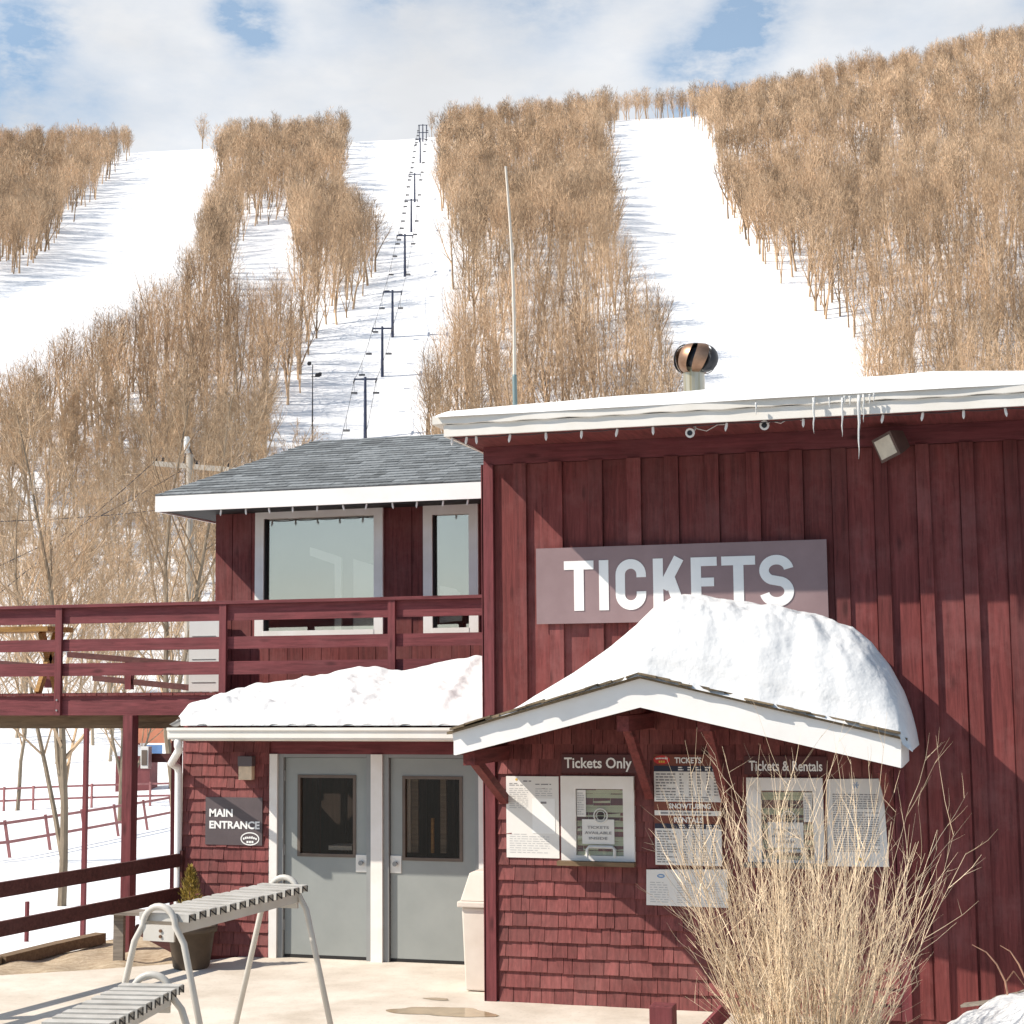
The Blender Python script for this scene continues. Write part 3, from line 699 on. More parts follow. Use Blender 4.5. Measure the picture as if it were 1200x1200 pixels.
# ticket windows
YP = YW-.03
def ticket_window(fx0, fy0, fx1, fy1, px0, py0, px1, py1, seed, right):
    x0, z1 = at(fx0, fy0, YP).x, at(fx0, fy0, YP).z; x1, z0 = at(fx1, fy1, YP).x, at(fx1, fy1, YP).z
    a0, c1 = at(px0, py0, YP).x, at(px0, py0, YP).z; a1, c0 = at(px1, py1, YP).x, at(px1, py1, YP).z
    w = MB()
    w.box(x0, a0, YW-.07, YW-.002, z0, z1); w.box(a1, x1, YW-.07, YW-.002, z0, z1); w.box(a0, a1, YW-.07, YW-.002, c1, z1); w.box(a0, a1, YW-.07, YW-.002, z0, c0)
    win = w.build('window', M['trim'], tb)
    b = MB(); b.box(a0+.002, a1-.002, YW-.012, YW-.004, c0, c1)
    for k in range(14):
        zz = c0+(c1-c0)*(k+.5)/14; b.obox(((a0+a1)/2, YW-.024, zz), a1-a0-.01, .042, .002, Matrix.Rotation(rad(72), 3, 'X'))
    b.build('blind', M['blind'], win)
    p = MB(); p.box(a0+.002, a1-.002, YW-.042, YW-.038, c0, c1); p.build('pane', M['glass_tk'], win)
    s = MB(); s.box(x0-.02, x1+.012, YW-.16, YW-.072, z0-.035, z0+.004); s.build('sill', M['greywood'] if right else M['timber'], win)
    nx0 = a0+(a1-a0)*.12; nx1 = a0+(a1-a0)*.80; nz0 = c0+(c1-c0)*.17; nz1 = c0+(c1-c0)*.54
    nb = MB(); nb.box(nx0, nx1, YW-.047, YW-.044, nz0, nz1); no = nb.build('notice', M['paper'], win)
    dz = nz1-nz0; mid = (nx0+nx1)/2
    text(win, 'notice_text', 'TICKETS', mid-.10, mid+.10, nz0+dz*.62, nz0+dz*.73, YW-.048, M['ink'], .01)
    text(win, 'notice_text', 'AVAILABLE', mid-.125, mid+.125, nz0+dz*.40, nz0+dz*.51, YW-.048, M['ink'], .01)
    text(win, 'notice_text', 'INSIDE', mid-.085, mid+.085, nz0+dz*.18, nz0+dz*.29, YW-.048, M['ink'], .01)
    sp = MB(); cxx = a0+(a1-a0)*.52; czz = nz1+.035; rr_ = .062
    sp.tube([(cxx+rr_*math.cos(t), YW-.055, czz+rr_*math.sin(t)) for t in np.linspace(0, 2*math.pi, 25)], .007, 6)
    sp.tube([(cxx+(rr_-.022)*math.cos(t), YW-.053, czz+(rr_-.022)*math.sin(t)) for t in np.linspace(0, 2*math.pi, 25)], .004, 6)
    spo = sp.build('speak_hole', M['steel'], win)
    sl_ = MB()
    for k in range(4): sl_.box(cxx-.030+abs(k-1.5)*.006, cxx+.030-abs(k-1.5)*.006, YW-.056, YW-.052, czz-.033+k*.019, czz-.025+k*.019)
    sl_.build('speak_slot', M['black'], win)
    # pass-through arch
    ar = MB(); ra = (a1-a0)*.29; h = (c1-c0)*.13
    ar.tube([(cxx-ra, YW-.06, c0-.015), (cxx-ra, YW-.06, c0+h*.7), (cxx-ra+.02, YW-.06, c0+h), (cxx+ra-.02, YW-.06, c0+h), (cxx+ra, YW-.06, c0+h*.7), (cxx+ra, YW-.06, c0-.015)], .016, 8)
    ar.build('tray_arch', M['steel'], win)
    q = MB(); rg = random.Random(seed)
    if right: q.box(a1-.085, a1-.008, YW-.048, YW-.044, c0+(c1-c0)*.55, c1-.015)
    else: q.box(a0+.006, a0+.09, YW-.048, YW-.044, c0+(c1-c0)*.58, c1-.012)
    q.build('notice', M['paper'], win)
    pr = MB()
    if right: print_rows(pr, a1-.078, a1-.012, c1-.03, c0+(c1-c0)*.58, YW-.0495, 10, rg, word=(.008, .02), gap=.004)
    else: print_rows(pr, a0+.012, a0+.082, c1-.03, c0+(c1-c0)*.6, YW-.0495, 10, rg, word=(.008, .02), gap=.004)
    pr.build('notice_print', M['ink2'], win)
ticket_window(658, 909, 745, 1010, 675.5, 924, 732, 1003, 1, False)
ticket_window(875, 911, 967, 1012, 892, 926, 955, 1008, 2, True)

# signs -----------------------------------------------------------------
def panel(px0, py0, px1, py1, Y, m, name, label, cat='sign', th=.012, group=None, parent=None):
    a = at(px0, py0, Y); b = at(px1, py1, Y)
    x0, x1, z0, z1 = a.x, b.x, b.z, a.z
    e = empty(name, ((x0+x1)/2, Y, z0), label, cat, group)
    mb = MB(); mb.box(x0, x1, Y, Y+th, z0, z1); mb.build('panel', m, e); return e, x0, x1, z0, z1
# TICKETS
YS = YW-.075
e, x0, x1, z0, z1 = panel(628, 643, 971, 725, YS, M['sign_main'], 'wall_sign', 'large mauve sign reading TICKETS in tall white capitals', th=.02)
hh = (z1-z0)*.655; s = .195; lb_ = z0+(z1-z0)*.165; lx = x0+(x1-x0)*(140-25)/1142; sc = hh*1.0
lt = MB()
wx = (x1-x0)/1142.0
def L2(pts, lx_, W): return [(lx_+p[0]*W, lb_+p[1]*hh) for p in pts]
def letter(ch, p0, p1):
    xa = x0+(p0-25)*wx; xb = x0+(p1-25)*wx; W = (xb-xa)/hh; t = .195
    G = lambda q: (xa+q[0]*hh, lb_+q[1]*hh)
    y0, y1 = YS-.006, YS-.0005
    R = lambda q, a: ribbon(lt, [G(k) for k in q], t*hh if not a else a*hh, y0, y1)
    if ch == 'T':
        R([(0, 1-.0875), (W, 1-.0875)], .175); R([(W/2, 0), (W/2, 1-.176)], .2)
    if ch == 'I': R([(W/2, 0), (W/2, 1)], W)
    if ch == 'K':
        R([(.1, 0), (.1, 1)], .2)
        lt.prism([G(q) for q in [(.205, .42), (.205, .68), (W-.24, 1), (W, 1)][0:4]][::-1], y1, y0) if False else None
        ribbon(lt, [G(q) for q in [(.19, .40), (W-.11, 1)]], .205*hh, y0-.0004, y1); ribbon(lt, [G(q) for q in [(.33, .60), (W-.09, 0)]], .215*hh, y0-.0008, y1)
    if ch == 'E':
        R([(.1, 0), (.1, 1)], .2); R([(.201, 1-.0875), (W, 1-.0875)], .175); R([(.201, .51), (W-.06, .51)], .17); R([(.201, .0875), (W, .0875)], .175)
    if ch == 'C':
        h_ = t/2; Rr = (W-t)/2; q = [(W-h_, .64)]
        for k in range(0, 181, 12): q.append((W/2+Rr*math.cos(rad(k)), 1-.09-Rr+Rr*math.sin(rad(k))))
        for k in range(180, 361, 12): q.append((W/2+Rr*math.cos(rad(k)), .09+Rr+Rr*math.sin(rad(k))))
        q.append((W-h_, .36)); R(q, .19)
    if ch == 'S':
        Rx = (W-t)/2; Ry = (1-.18)/4; q = []
        for k in range(8, 246, 9): q.append((W/2+Rx*math.cos(rad(k)), 1-.09-Ry+Ry*math.sin(rad(k))))
        for k in range(66, -173, -9): q.append((W/2+Rx*math.cos(rad(k)), .09+Ry+Ry*math.sin(rad(k))))
        R(q, .185)
for ch, a, b in (('T', 140, 260), ('I', 282, 320), ('C', 348, 470), ('K', 498, 622), ('E', 647, 748), ('T', 766, 896), ('S', 910, 1042)): letter(ch, a, b)
lt.build('lettering', M['letter'], e)

e, x0, x1, z0, z1 = panel(658, 884, 746, 906, YP-.02, M['sign_red'], 'wall_sign', 'narrow dark red sign reading Tickets Only above the left ticket window')
text(e, 'lettering', 'Tickets Only', X(662, 895, YP), X(741, 895, YP), Z(700, 904, YP), Z(700, 887.5, YP), YP-.022, M['letter'], .018)
e, x0, x1, z0, z1 = panel(872, 886, 969, 908, YP-.02, M['sign_red'], 'wall_sign', 'narrow dark red sign reading Tickets & Rentals above the right ticket window')
text(e, 'lettering', 'Tickets & Rentals', X(878, 897, YP), X(964, 897, YP), Z(920, 903.5, YP), Z(920, 891.5, YP), YP-.022, M['letter'], .018)

# price board
e, x0, x1, z0, z1 = panel(765.5, 884, 847, 1016, YP-.03, M['brown_panel'], 'price_board', 'tall price board listing TICKETS, SNOWTUBING and RENTALS between the two ticket windows', 'board')
YB = YP-.03
def band(name, y0, y1, m, off=.003):
    mb = MB(); mb.box(x0+.004, x1-.004, YB-off, YB-.0005, Z(800, y1, YB), Z(800, y0, YB)); return mb.build(name, m, e)
band('heading_strip', 897.6, 904, M['navy']); band('price_sheet', 904.2, 939.5, M['paper']); band('price_sheet', 950, 955.7, M['paper']); band('heading_strip', 965.4, 971, M['navy']); band('price_sheet', 971.2, 1014, M['paper'])
text(e, 'lettering', 'TICKETS', X(790.5, 890, YB), X(822, 890, YB), Z(800, 894.5, YB), Z(800, 887.5, YB), YB, M['letter'], .03)
text(e, 'lettering', 'SNOWTUBING', X(784, 945, YB), X(833, 945, YB), Z(800, 947.6, YB), Z(800, 941.6, YB), YB, M['letter'], .03)
text(e, 'lettering', 'RENTALS', X(790, 960, YB), X(824, 960, YB), Z(800, 964, YB), Z(800, 957.7, YB), YB, M['letter'], .03)
def oval(parent, cx, cy, rx, ry, Y, m, ring=None, name='emblem'):
    c = at(cx, cy, Y); k = (at(cx+1, cy, Y)-c).length; mb = MB()
    mb.add([(c.x+math.cos(2*math.pi*i/32)*rx*k, Y-.004, c.z+math.sin(2*math.pi*i/32)*ry*k) for i in range(32)], [tuple(range(32))])
    ob = mb.build(name, m, parent); return c, k, ob
c, k, ob = oval(e, 775.5, 890.5, 9.6, 5.2, YB, M['logored'])
sc_ = MB(); rg = random.Random(4)
for i in range(8): sc_.quad(*[(c.x+k*(-7+i*1.8+dx), YB-.0055, c.z+k*(.6+.5*math.sin(i*.45)+dz)) for dx, dz in ((0, 0), (1.3, 0), (1.3, 1.5+rg.random()), (0, 1.5))])
sc_.build('emblem_mark', M['letter'], ob)
sg = MB()
for i in range(3): sg.quad(*[(c.x+k*(-3.4+i*2.5+dx), YB-.0055, c.z+k*(-3.2+dz)) for dx, dz in ((0, 0), (1.9, 0), (1.9, 2.4), (0, 2.4))])
sg.build('emblem_mark', M['inkgold'], ob)
rg = random.Random(11); pr = MB(); pw = MB()
print_rows(pr, x0+.02, x0+(x1-x0)*.36, Z(800, 905.5, YB), Z(800, 933, YB), YB-.0045, 8, rg, h=.45, word=(.02, .05), gap=.008)
print_rows(pr, x0+.02, x0+(x1-x0)*.9, Z(800, 933, YB), Z(800, 938.5, YB), YB-.0045, 2, rg, h=.4)
for cxx in (.42, .56, .68, .82, .93):
    print_rows(pr, x0+(x1-x0)*cxx-.02, x0+(x1-x0)*cxx+.02, Z(800, 905.5, YB), Z(800, 933, YB), YB-.0045, 8, rg, h=.45, word=(.014, .03), gap=.006)
print_rows(pr, x0+.02, x0+(x1-x0)*.36, Z(800, 973, YB), Z(800, 1012, YB), YB-.0045, 13, rg, h=.42, word=(.02, .05), gap=.008)
for cxx in (.46, .60, .74, .88):
    print_rows(pr, x0+(x1-x0)*cxx-.022, x0+(x1-x0)*cxx+.022, Z(800, 973, YB), Z(800, 1012, YB), YB-.0045, 13, rg, h=.42, word=(.014, .03), gap=.006)
print_rows(pr, x0+.06, x1-.04, Z(800, 951.3, YB), Z(800, 954.6, YB), YB-.0045, 1, rg, h=.6)
pr.build('print', M['ink'], e)
for (yy, y2) in ((898.2, 900.4), (900.8, 903.2), (966.2, 968.2), (968.6, 970.6)):
    for cxx in (.42, .56, .68, .82, .93): print_rows(pw, x0+(x1-x0)*cxx-.03, x0+(x1-x0)*cxx+.025, Z(800, yy, YB), Z(800, y2, YB), YB-.0045, 1, rg, h=.6, word=(.02, .05), gap=.006)
pw.build('print', M['letter'], e)
# white notice board under it
a = at(757.5, 1019, YB); b = at(853, 1019, YB); c = at(853, 1064, YB); d = at(757.5, 1060.5, YB)
e = empty('notice_board', (a.x, YB, d.z), 'wide white notice board under the price board, behind the bush stems', 'board')
mb = MB(); P = [a, b, c, d]; mb.add([(p.x, YB, p.z) for p in P]+[(p.x, YB+.014, p.z) for p in P], [(3,2,1,0),(4,5,6,7),(0,1,5,4),(1,2,6,5),(2,3,7,6),(3,0,4,7)]); mb.build('panel', M['paper'], e)
pr = MB(); rg = random.Random(21); w3 = (b.x-a.x)/3
for i in range(3): print_rows(pr, a.x+w3*i+.03, a.x+w3*(i+1)-.03, a.z-.10, d.z+.02, YB-.001, 9, rg, h=.3, word=(.02, .06))
pr.build('print', M['ink2'], e)
ee = MB(); cc = at(774.5, 1026.5, YB); ellipse_ring(ee, cc.x, cc.z, .035, .018, .012, YB-.0012); ee.build('emblem', M['inkblue'], e)
# left and right paper posters
e, x0, x1, z0, z1 = panel(593, 909.5, 655.5, 1006, YP-.008, M['paper'], 'poster', 'white information poster left of the Tickets Only window', 'poster', .006)
pr = MB(); rg = random.Random(31); Yq = YP-.0092; w = x1-x0; h = z1-z0
print_rows(pr, x0+w*.33, x0+w*.66, z1-h*.045, z1-h*.075, Yq, 1, rg, 1, .5); print_rows(pr, x0+w*.06, x0+w*.4, z1-h*.08, z1-h*.12, Yq, 2, rg, 1, .45); print_rows(pr, x0+w*.56, x0+w*.86, z1-h*.085, z1-h*.11, Yq, 1, rg, 1, .5); pr.build('print', M['ink'], e)
pr = MB(); print_rows(pr, x0+w*.06, x0+w*.42, z1-h*.14, z1-h*.40, Yq, 11, rg, 1, .35); print_rows(pr, x0+w*.56, x0+w*.88, z1-h*.14, z1-h*.25, Yq, 4, rg, 1, .35); print_rows(pr, x0+w*.06, x0+w*.9, z1-h*.70, z1-h*.95, Yq, 9, rg, .9, .28); pr.build('print', M['ink2'], e)
ov = MB(); ov.box(x0+w*.50, x0+w*.93, Yq-.002, Yq-.0002, z1-h*.70, z1-h*.27); ov.build('taped_sheet', M['letter'], e)
ov = MB(); ov.box(x0+w*.66, x0+w*.77, Yq-.0034, Yq-.0022, z1-h*.335, z1-h*.31); ov.build('print', M['ink'], e)
gd = MB(); gd.lathe((0, 0, 0), [(0, 0)], 3, False); gd = MB()
for i in range(5):
    t = 2*math.pi*i/5; gd.add([(x0+w*.2+.012*math.cos(t+q), Yq-.0005, z1-h*.04+.012*math.sin(t+q)) for q in (0, .6, 1.2)]+[(x0+w*.2, Yq-.0005, z1-h*.04)], [(0, 1, 2, 3)])
gd.build('emblem', M['inkgold'], e)
a, b, c, d = [at(*q, YP-.008) for q in ((969, 913), (1034, 912.5), (1042, 1016), (970, 1015))]
e = empty('poster', (a.x, YP, d.z), 'white poster of dense typed text right of the Tickets & Rentals window', 'poster')
mb = MB(); P = [a, b, c, d]; mb.add([(p.x, YP-.008, p.z) for p in P]+[(p.x, YP-.002, p.z) for p in P], [(3,2,1,0),(4,5,6,7),(0,1,5,4),(1,2,6,5),(2,3,7,6),(3,0,4,7)]); mb.build('panel', M['paper'], e)
x0, x1, z0, z1 = d.x, b.x, d.z, b.z; w = x1-x0; h = z1-z0; pr = MB(); rg = random.Random(41)
print_rows(pr, x0+w*.12, x0+w*.92, z1-h*.17, z1-h*.84, Yq, 26, rg, 1, .42, (.012, .04), .007); pr.build('print', M['ink'], e)
sw = MB(); sxx = x0+w*.53; szz = z1-h*.075
for i in range(3):
    t = math.pi*i/3; sw.add([(sxx+math.cos(t)*r_+math.cos(t+1.57)*q, Yq-.0003*i, szz+math.sin(t)*r_+math.sin(t+1.57)*q) for r_, q in ((-.03, -.004), (.03, -.004), (.03, .004), (-.03, .004))], [(0, 1, 2, 3)])
sw.build('emblem', M['inkblue'], e)
sw = MB(); sw.add([(x0+w*.56+.024*math.cos(t)*(1 if i % 2 else .5), Yq, z0+h*.085+.024*math.sin(t)*(1 if i % 2 else .5)) for i, t in enumerate(np.linspace(0, 2*math.pi, 12, endpoint=False))], [tuple(range(12))]); sw.build('emblem', M['inkgold'], e)

# ================================================================== LODGE (left house)
XLW = X(213, 1000, YD)                      # left corner of entrance wall
XUL = X(253, 640, YU)                       # left corner of the upper storey
lg = empty('lodge', (XLW, YD, 0), 'dark red lodge with grey hip roof, two grey entrance doors and upper windows', 'building')
ZG0 = Z(400, 869, YD-0.750); ZG1 = Z(400, 853, YD-0.750)
lw = MB()
dx = [X(p, 1000, YD) for p in (332, 429, 456, 560)]
ztop = Z(440, 884, YD); zlt = Z(440, 889, YD)
lw.box(XLW, X(316.5, 1000, YD), YD, YD+.2, -.15, ZG1); lw.box(X(316.5, 1000, YD), X0-.005, YD, YD+.2, ztop, ZG1)
lw.box(XLW, XLW+.12, YD+.2, YD+2.6, -.9, ZG1)
lw.build('wall', M['red_x'], lg)
ls = MB(); shingle_wall(ls, XLW+.02, X(316.5, 1000, YD)-.003, .0, ZG1-.1, YD, .127, random.Random(12))
ls.build('shingle_panel', M['shingle'], lg)
tr = MB()
for a, b in ((316.5, 325.5), (435.5, 449), (562, 574)):
    tr = MB(); tr.box(X(a, 1000, YD), min(X(b, 1000, YD), X0-.03), YD-.03, YD+.15, .0, ztop); tr.build('door_trim', M['trim'], lg)
df = MB()
for a, b in ((325.6, 331.5), (429.4, 435.4), (449.2, 455.4), (557, 561.9)): df.box(X(a, 1000, YD), X(b, 1000, YD), YD+.0, YD+.14, 0, ztop)
for a, b in ((331.6, 429.3), (455.5, 556.9)): df.box(X(a, 1000, YD), X(b, 1000, YD), YD+.0, YD+.14, Z(440, 888, YD), ztop)
df.build('door_frame', M['doorframe'], lg)
def door(a, b, wx0, wx1, wy0, wy1, hx0, hx1, hinge):
    ya = YD+.045; x0, x1 = X(a, 1000, YD)+.004, X(b, 1000, YD)-.004; z0, z1 = .035, Z(440, 888.6, YD)
    w0, w1 = X(wx0, 950, YD), X(wx1, 950, YD); c0, c1 = Z(400, wy1, YD), Z(400, wy0, YD)
    mb = MB(); mb.box(x0, w0, ya, ya+.045, z0, z1); mb.box(w1, x1, ya, ya+.045, z0, z1); mb.box(w0, w1, ya, ya+.045, c1, z1); mb.box(w0, w1, ya, ya+.045, z0, c0)
    d = mb.build('door', M['door'], lg)
    f = .032; fm = MB(); fm.box(w0, w0+f, ya-.012, ya+.05, c0, c1); fm.box(w1-f, w1, ya-.012, ya+.05, c0, c1); fm.box(w0+f, w1-f, ya-.012, ya+.05, c1-f, c1); fm.box(w0+f, w1-f, ya-.012, ya+.05, c0, c0+f)
    fm.build('window_frame', M['bronze'], d)
    p = MB(); p.box(w0+f, w1-f, ya+.02, ya+.026, c0+f, c1-f); p.build('pane', M['glass_door'], d)
    pl = MB(); pl.box(X(hx0, 1010, YD), X(hx1, 1010, YD), ya-.012, ya-.001, Z(420, 1022.5, YD), Z(420, 1002, YD))
    h = pl.build('handle_plate', M['steel'], d, bevel=.003)
    cxx = (X(hx0, 1010, YD)+X(hx1, 1010, YD))/2; cz = Z(420, 1011.5, YD)
    kn = MB(); kn.tube([(cxx, ya-.013, cz), (cxx, ya-.045, cz)], [.02, .026], 14); kn.build('lock', M['doorframe'], d)
    hg = MB()
    for yy in ((903, 916), (991, 1004), (1080, 1093)):
        hxx = x0-.012 if hinge < 0 else x1+.004
        hg.tube([(hxx+.004, ya-.012, Z(400, yy[1], YD)), (hxx+.004, ya-.012, Z(400, yy[0], YD))], .012, 8)
    hg.build('hinge', M['doorframe'], d)
    sw_ = MB(); sw_.box(x0, x1, ya-.004, ya+.05, .004, .032); sw_.build('threshold_gap', M['black'], d)
door(331.8, 429.2, 347, 415.5, 908.5, 1005, 415.5, 429, -1)
door(455.8, 557, 470, 540.5, 909, 1007, 455.9, 469, 1)
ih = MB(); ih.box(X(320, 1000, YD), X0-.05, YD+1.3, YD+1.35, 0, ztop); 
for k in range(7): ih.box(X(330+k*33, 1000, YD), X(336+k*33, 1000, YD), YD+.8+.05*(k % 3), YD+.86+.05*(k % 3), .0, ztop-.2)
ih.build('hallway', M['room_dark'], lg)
for (pa, pb_, ya_, m_i) in ((474.5, 481, 913, 'white'), (482, 490, 912, 'greywood'), (516, 523, 912, 'greywood'), (505, 508, 960, 'amber')):  # strips behind the right door pane stand in for reflections in its glass
    mb = MB(); mb.box(X(pa, 950, YD+.12), X(pb_, 950, YD+.12), YD+.12, YD+.15, Z(500, 1001, YD), Z(500, ya_, YD)); mb.build('reflection_strip', M[m_i], lg)
mb = MB(); mb.box(X(385, 1000, YD+.14), X(412, 1000, YD+.14), YD+.14, YD+.4, Z(400, 998, YD), Z(400, 993, YD)); mb.build('inside_ledge', M['white'], lg)
# shed roof over the entrance, gutter, downspout
xg0, xg1 = X(196, 860, YD-0.750), X0-.004
sr = MB(); zt_ = Z(400, 800, YD+.6)
nn = 120; vs = []; fs = []
for k in range(nn*2+1):
    xx = xg0+.03+(xg1-xg0-.03)*k/(nn*2); w_ = .012*math.cos(2*math.pi*(xx-xg0)/.205) ; w_ = math.copysign(abs(w_/.012)**.5*.012, w_)
    for (y, z) in ((YD-0.770, ZG1+.028), (YD+.68, zt_-.10)): vs.append((xx, y, z+w_))
for k in range(nn*2): fs.append((2*k, 2*k+2, 2*k+3, 2*k+1))
sr.add(vs, fs); sr.build('shed_roof', M['metal_roof'], lg)
gu = MB(); gu.box(xg0, xg1, YD-0.750, YD-0.742, ZG0+.035, ZG1); gu.box(xg0, xg1, YD-0.768, YD-0.751, ZG1-.025, ZG1+.003); gu.box(xg0, xg1, YD-0.740, YD-0.660, ZG0+.02, ZG0+.033); gu.box(xg0, xg1, YD-0.657, YD-0.630, ZG0-.0, ZG1-.005); gu.box(xg0, xg0+.01, YD-0.738, YD-0.660, ZG0+.036, ZG1)
gu.build('gutter', M['cream'], lg)
so_ = MB(); so_.box(xg0+.02, xg1, YD-0.625, YD-.002, ZG0+.06, ZG0+.075); so_.build('soffit', M['red_x'], lg)
dp = MB(); xd = XLW+.005
P = [(xg0+.10, YD-.70, ZG0+.02), (xg0+.10, YD-.70, ZG0-.05), (xg0+.105, YD-.68, ZG0-.09), (xd-.06, YD-.16, ZG0-.26), (xd-.03, YD-.07, ZG0-.31), (xd-.025, YD-.055, ZG0-.38), (xd-.02, YD-.05, .25), (xd-.02, YD-.12, .12)]
dp.tube(P, .042, 10); dp.build('downspout', M['white'], lg, smooth=True)
# upper storey
zr0 = Z(300, 597.5, YU-.74); 
ew = [at(*q, YU) for q in ((301, 598), (450, 744), (497, 590), (562, 742))]
W1 = (ew[0].x, ew[1].x, ew[1].z, ew[0].z); W2 = (ew[2].x, ew[3].x, ew[3].z, ew[2].z-.03)
ZB = Z(300, 830, YU)
def wall_holes(mb, x0, x1, z0, z1, y0, y1, holes):
    xs = sorted({x0, x1, *[h[0] for h in holes], *[h[1] for h in holes]}); zs = sorted({z0, z1, *[h[2] for h in holes], *[h[3] for h in holes]})
    for i in range(len(xs)-1):
        for j in range(len(zs)-1):
            cx, cz = (xs[i]+xs[i+1])/2, (zs[j]+zs[j+1])/2
            if any(h[0] < cx < h[1] and h[2] < cz < h[3] for h in holes): continue
            mb.box(xs[i], xs[i+1], y0, y1, zs[j], zs[j+1])
XUR = X0+1.5
zsof = zr0+.07
uw = MB(); wall_holes(uw, XUL, XUR, ZB-.3, zsof, YU, YU+.12, [W1, W2]); uw.box(XUL, XUL+.12, YU+.12, YU+4.5, ZB-.3, zsof)
uw.build('wall', M['red_v'], lg)
ub = MB(); rg = random.Random(17); x = XUL
while x < XUR:
    w = rg.uniform(.20, .26)
    for (zz0, zz1) in ((ZB-.3, zsof-.003),):
        segs = [(ZB-.3, zsof-.003)]
        for h in (W1, W2):
            if x+w > h[0] and x < h[1]: segs = [(ZB-.3, h[2]-.002), (h[3]+.002, zsof-.003)]
        for (q0, q1) in segs:
            if q1-q0 > .03:
                a, b = x+.004, x+w-.004
                for h in (W1, W2):
                    if len(segs) == 1: pass
                ub.box(a, b, YU-rg.uniform(.008, .016), YU-.0005, q0, q1)
    x += w
ub.build('wall_board', M['red_v'], lg)
lo = MB(); lo.box(XLW, XUR, YD+2.0, YD+2.1, -.9, ZB-.31); lo.build('lower_wall', M['red_v'], lg)
def up_window(W, inset, gl_px, shapes):
    x0, x1, z0, z1 = W; t = inset
    f = MB(); f.box(x0, x0+t, YU-.045, YU+.06, z0, z1); f.box(x1-t, x1, YU-.045, YU+.06, z0, z1); f.box(x0+t, x1-t, YU-.045, YU+.06, z1-t, z1); f.box(x0+t, x1-t, YU-.05, YU+.06, z0, z0+t*.6)
    w = f.build('window', M['trim'], lg)
    p = MB(); p.box(x0+t, x1-t, YU+.03, YU+.036, z0+t*.6, z1-t); p.build('pane', M['glass_up'], w)
    st = MB(); st.box(x0+t, x0+t+.02, YU-.02, YU+.028, z0+t*.6, z1-t); st.build('reveal_shade', M['black'], w)  # black strip draws the reveal's shadow down the left edge of the glass
    for (pts, m, yy) in shapes:  # pale boards just behind the pane stand in for bright reflections
        mb = MB(); P = [at(*q, yy) for q in pts]; n = len(P)
        mb.prism([(q.x, q.z) for q in P], yy, yy+.03); mb.build('reflected_shape', m, w)
up_window(W1, .115, None, [([(363, 641), (400, 653), (400, 738), (392, 738), (392, 661), (363, 651)], M['white'], YU+.055), ([(414, 655), (440, 663), (440, 738), (414, 738)], M['cabinet'], YU+.06)])
up_window(W2, .115, None, [([(515, 686), (534, 690), (541, 700), (541, 727), (515, 730)], M['white'], YU+.055)])
rm = MB(); rm.box(XUL+.13, XUR, YU+1.3, YU+1.35, ZB-.2, zsof-.01); rm.box(XUL+.13, XUR, YU+.125, YU+1.29, ZB-.25, ZB-.2); rm.build('room', M['room'], lg)
# hip roof
YV = YU-.74
el = at(182, 578, YV); zel = Z(300, 576, YV); xel = el.x
RD = 2.85; rp = at(370, 517, YV+RD); XRR = X0+2.4
ro = MB(); zr = rp.z
ro.add([(xel, YV, zel), (XRR, YV, zel), (XRR, YV+RD, zr), (rp.x, YV+RD, zr), (xel, YV+2*RD, zel), (XRR, YV+2*RD, zel)], [(0, 1, 2, 3), (0, 3, 4), (3, 2, 5, 4)])
roof = ro.build('roof', M['asphalt'], lg)
tb_ = MB(); rg = random.Random(23); NC = 21
nrm = Vector((0, -(zr-zel), RD)).normalized()
for c_ in range(NC):
    t0, t1 = c_/NC, (c_+1.35)/NC; t1 = min(t1, 1.0)
    xl_ = xel+(rp.x-xel)*t0; x = xl_-rg.uniform(0, .2)
    while x < XRR:
        w = rg.choice([.14, .2, .26, .31]); a, b = max(x, xl_), min(x+w-.004, XRR)
        if b-a > .02:
            o0 = .014+rg.uniform(0, .006); P = []
            for (xx, t, k) in ((a, t0, o0), (b, t0, o0), (b, t1, .004), (a, t1, .004)):
                xx = max(xx, xel+(rp.x-xel)*t)
                P.append(Vector((xx, YV+RD*t, zel+(zr-zel)*t))+nrm*k)
            Q = [p-nrm*.004 if i > 1 else p-nrm*(o0-.001) for i, p in enumerate(P)]
            tb_.add(P+Q, [(0, 1, 2, 3), (0, 4, 5, 1), (1, 5, 6, 2), (3, 7, 4, 0)])
        x += w
tb_.build('roof_shingle', M['asphalt'], roof)
fz0 = Z(300, 598, YV)
zf0 = Z(300, 595, YV)-.0
f_ = MB(); f_.box(xel, XRR, YV-.0, YV+.03, zf0, zel-.004); f_.box(xel, xel+.03, YV+.032, YV+2*RD, zf0, zel-.004); f_.build('fascia', M['white'], lg)
s_ = MB(); s_.box(xel+.03, XRR, YV+.032, YV+2*RD, zf0+.02, zf0+.035); s_.build('soffit', M['black'], lg)
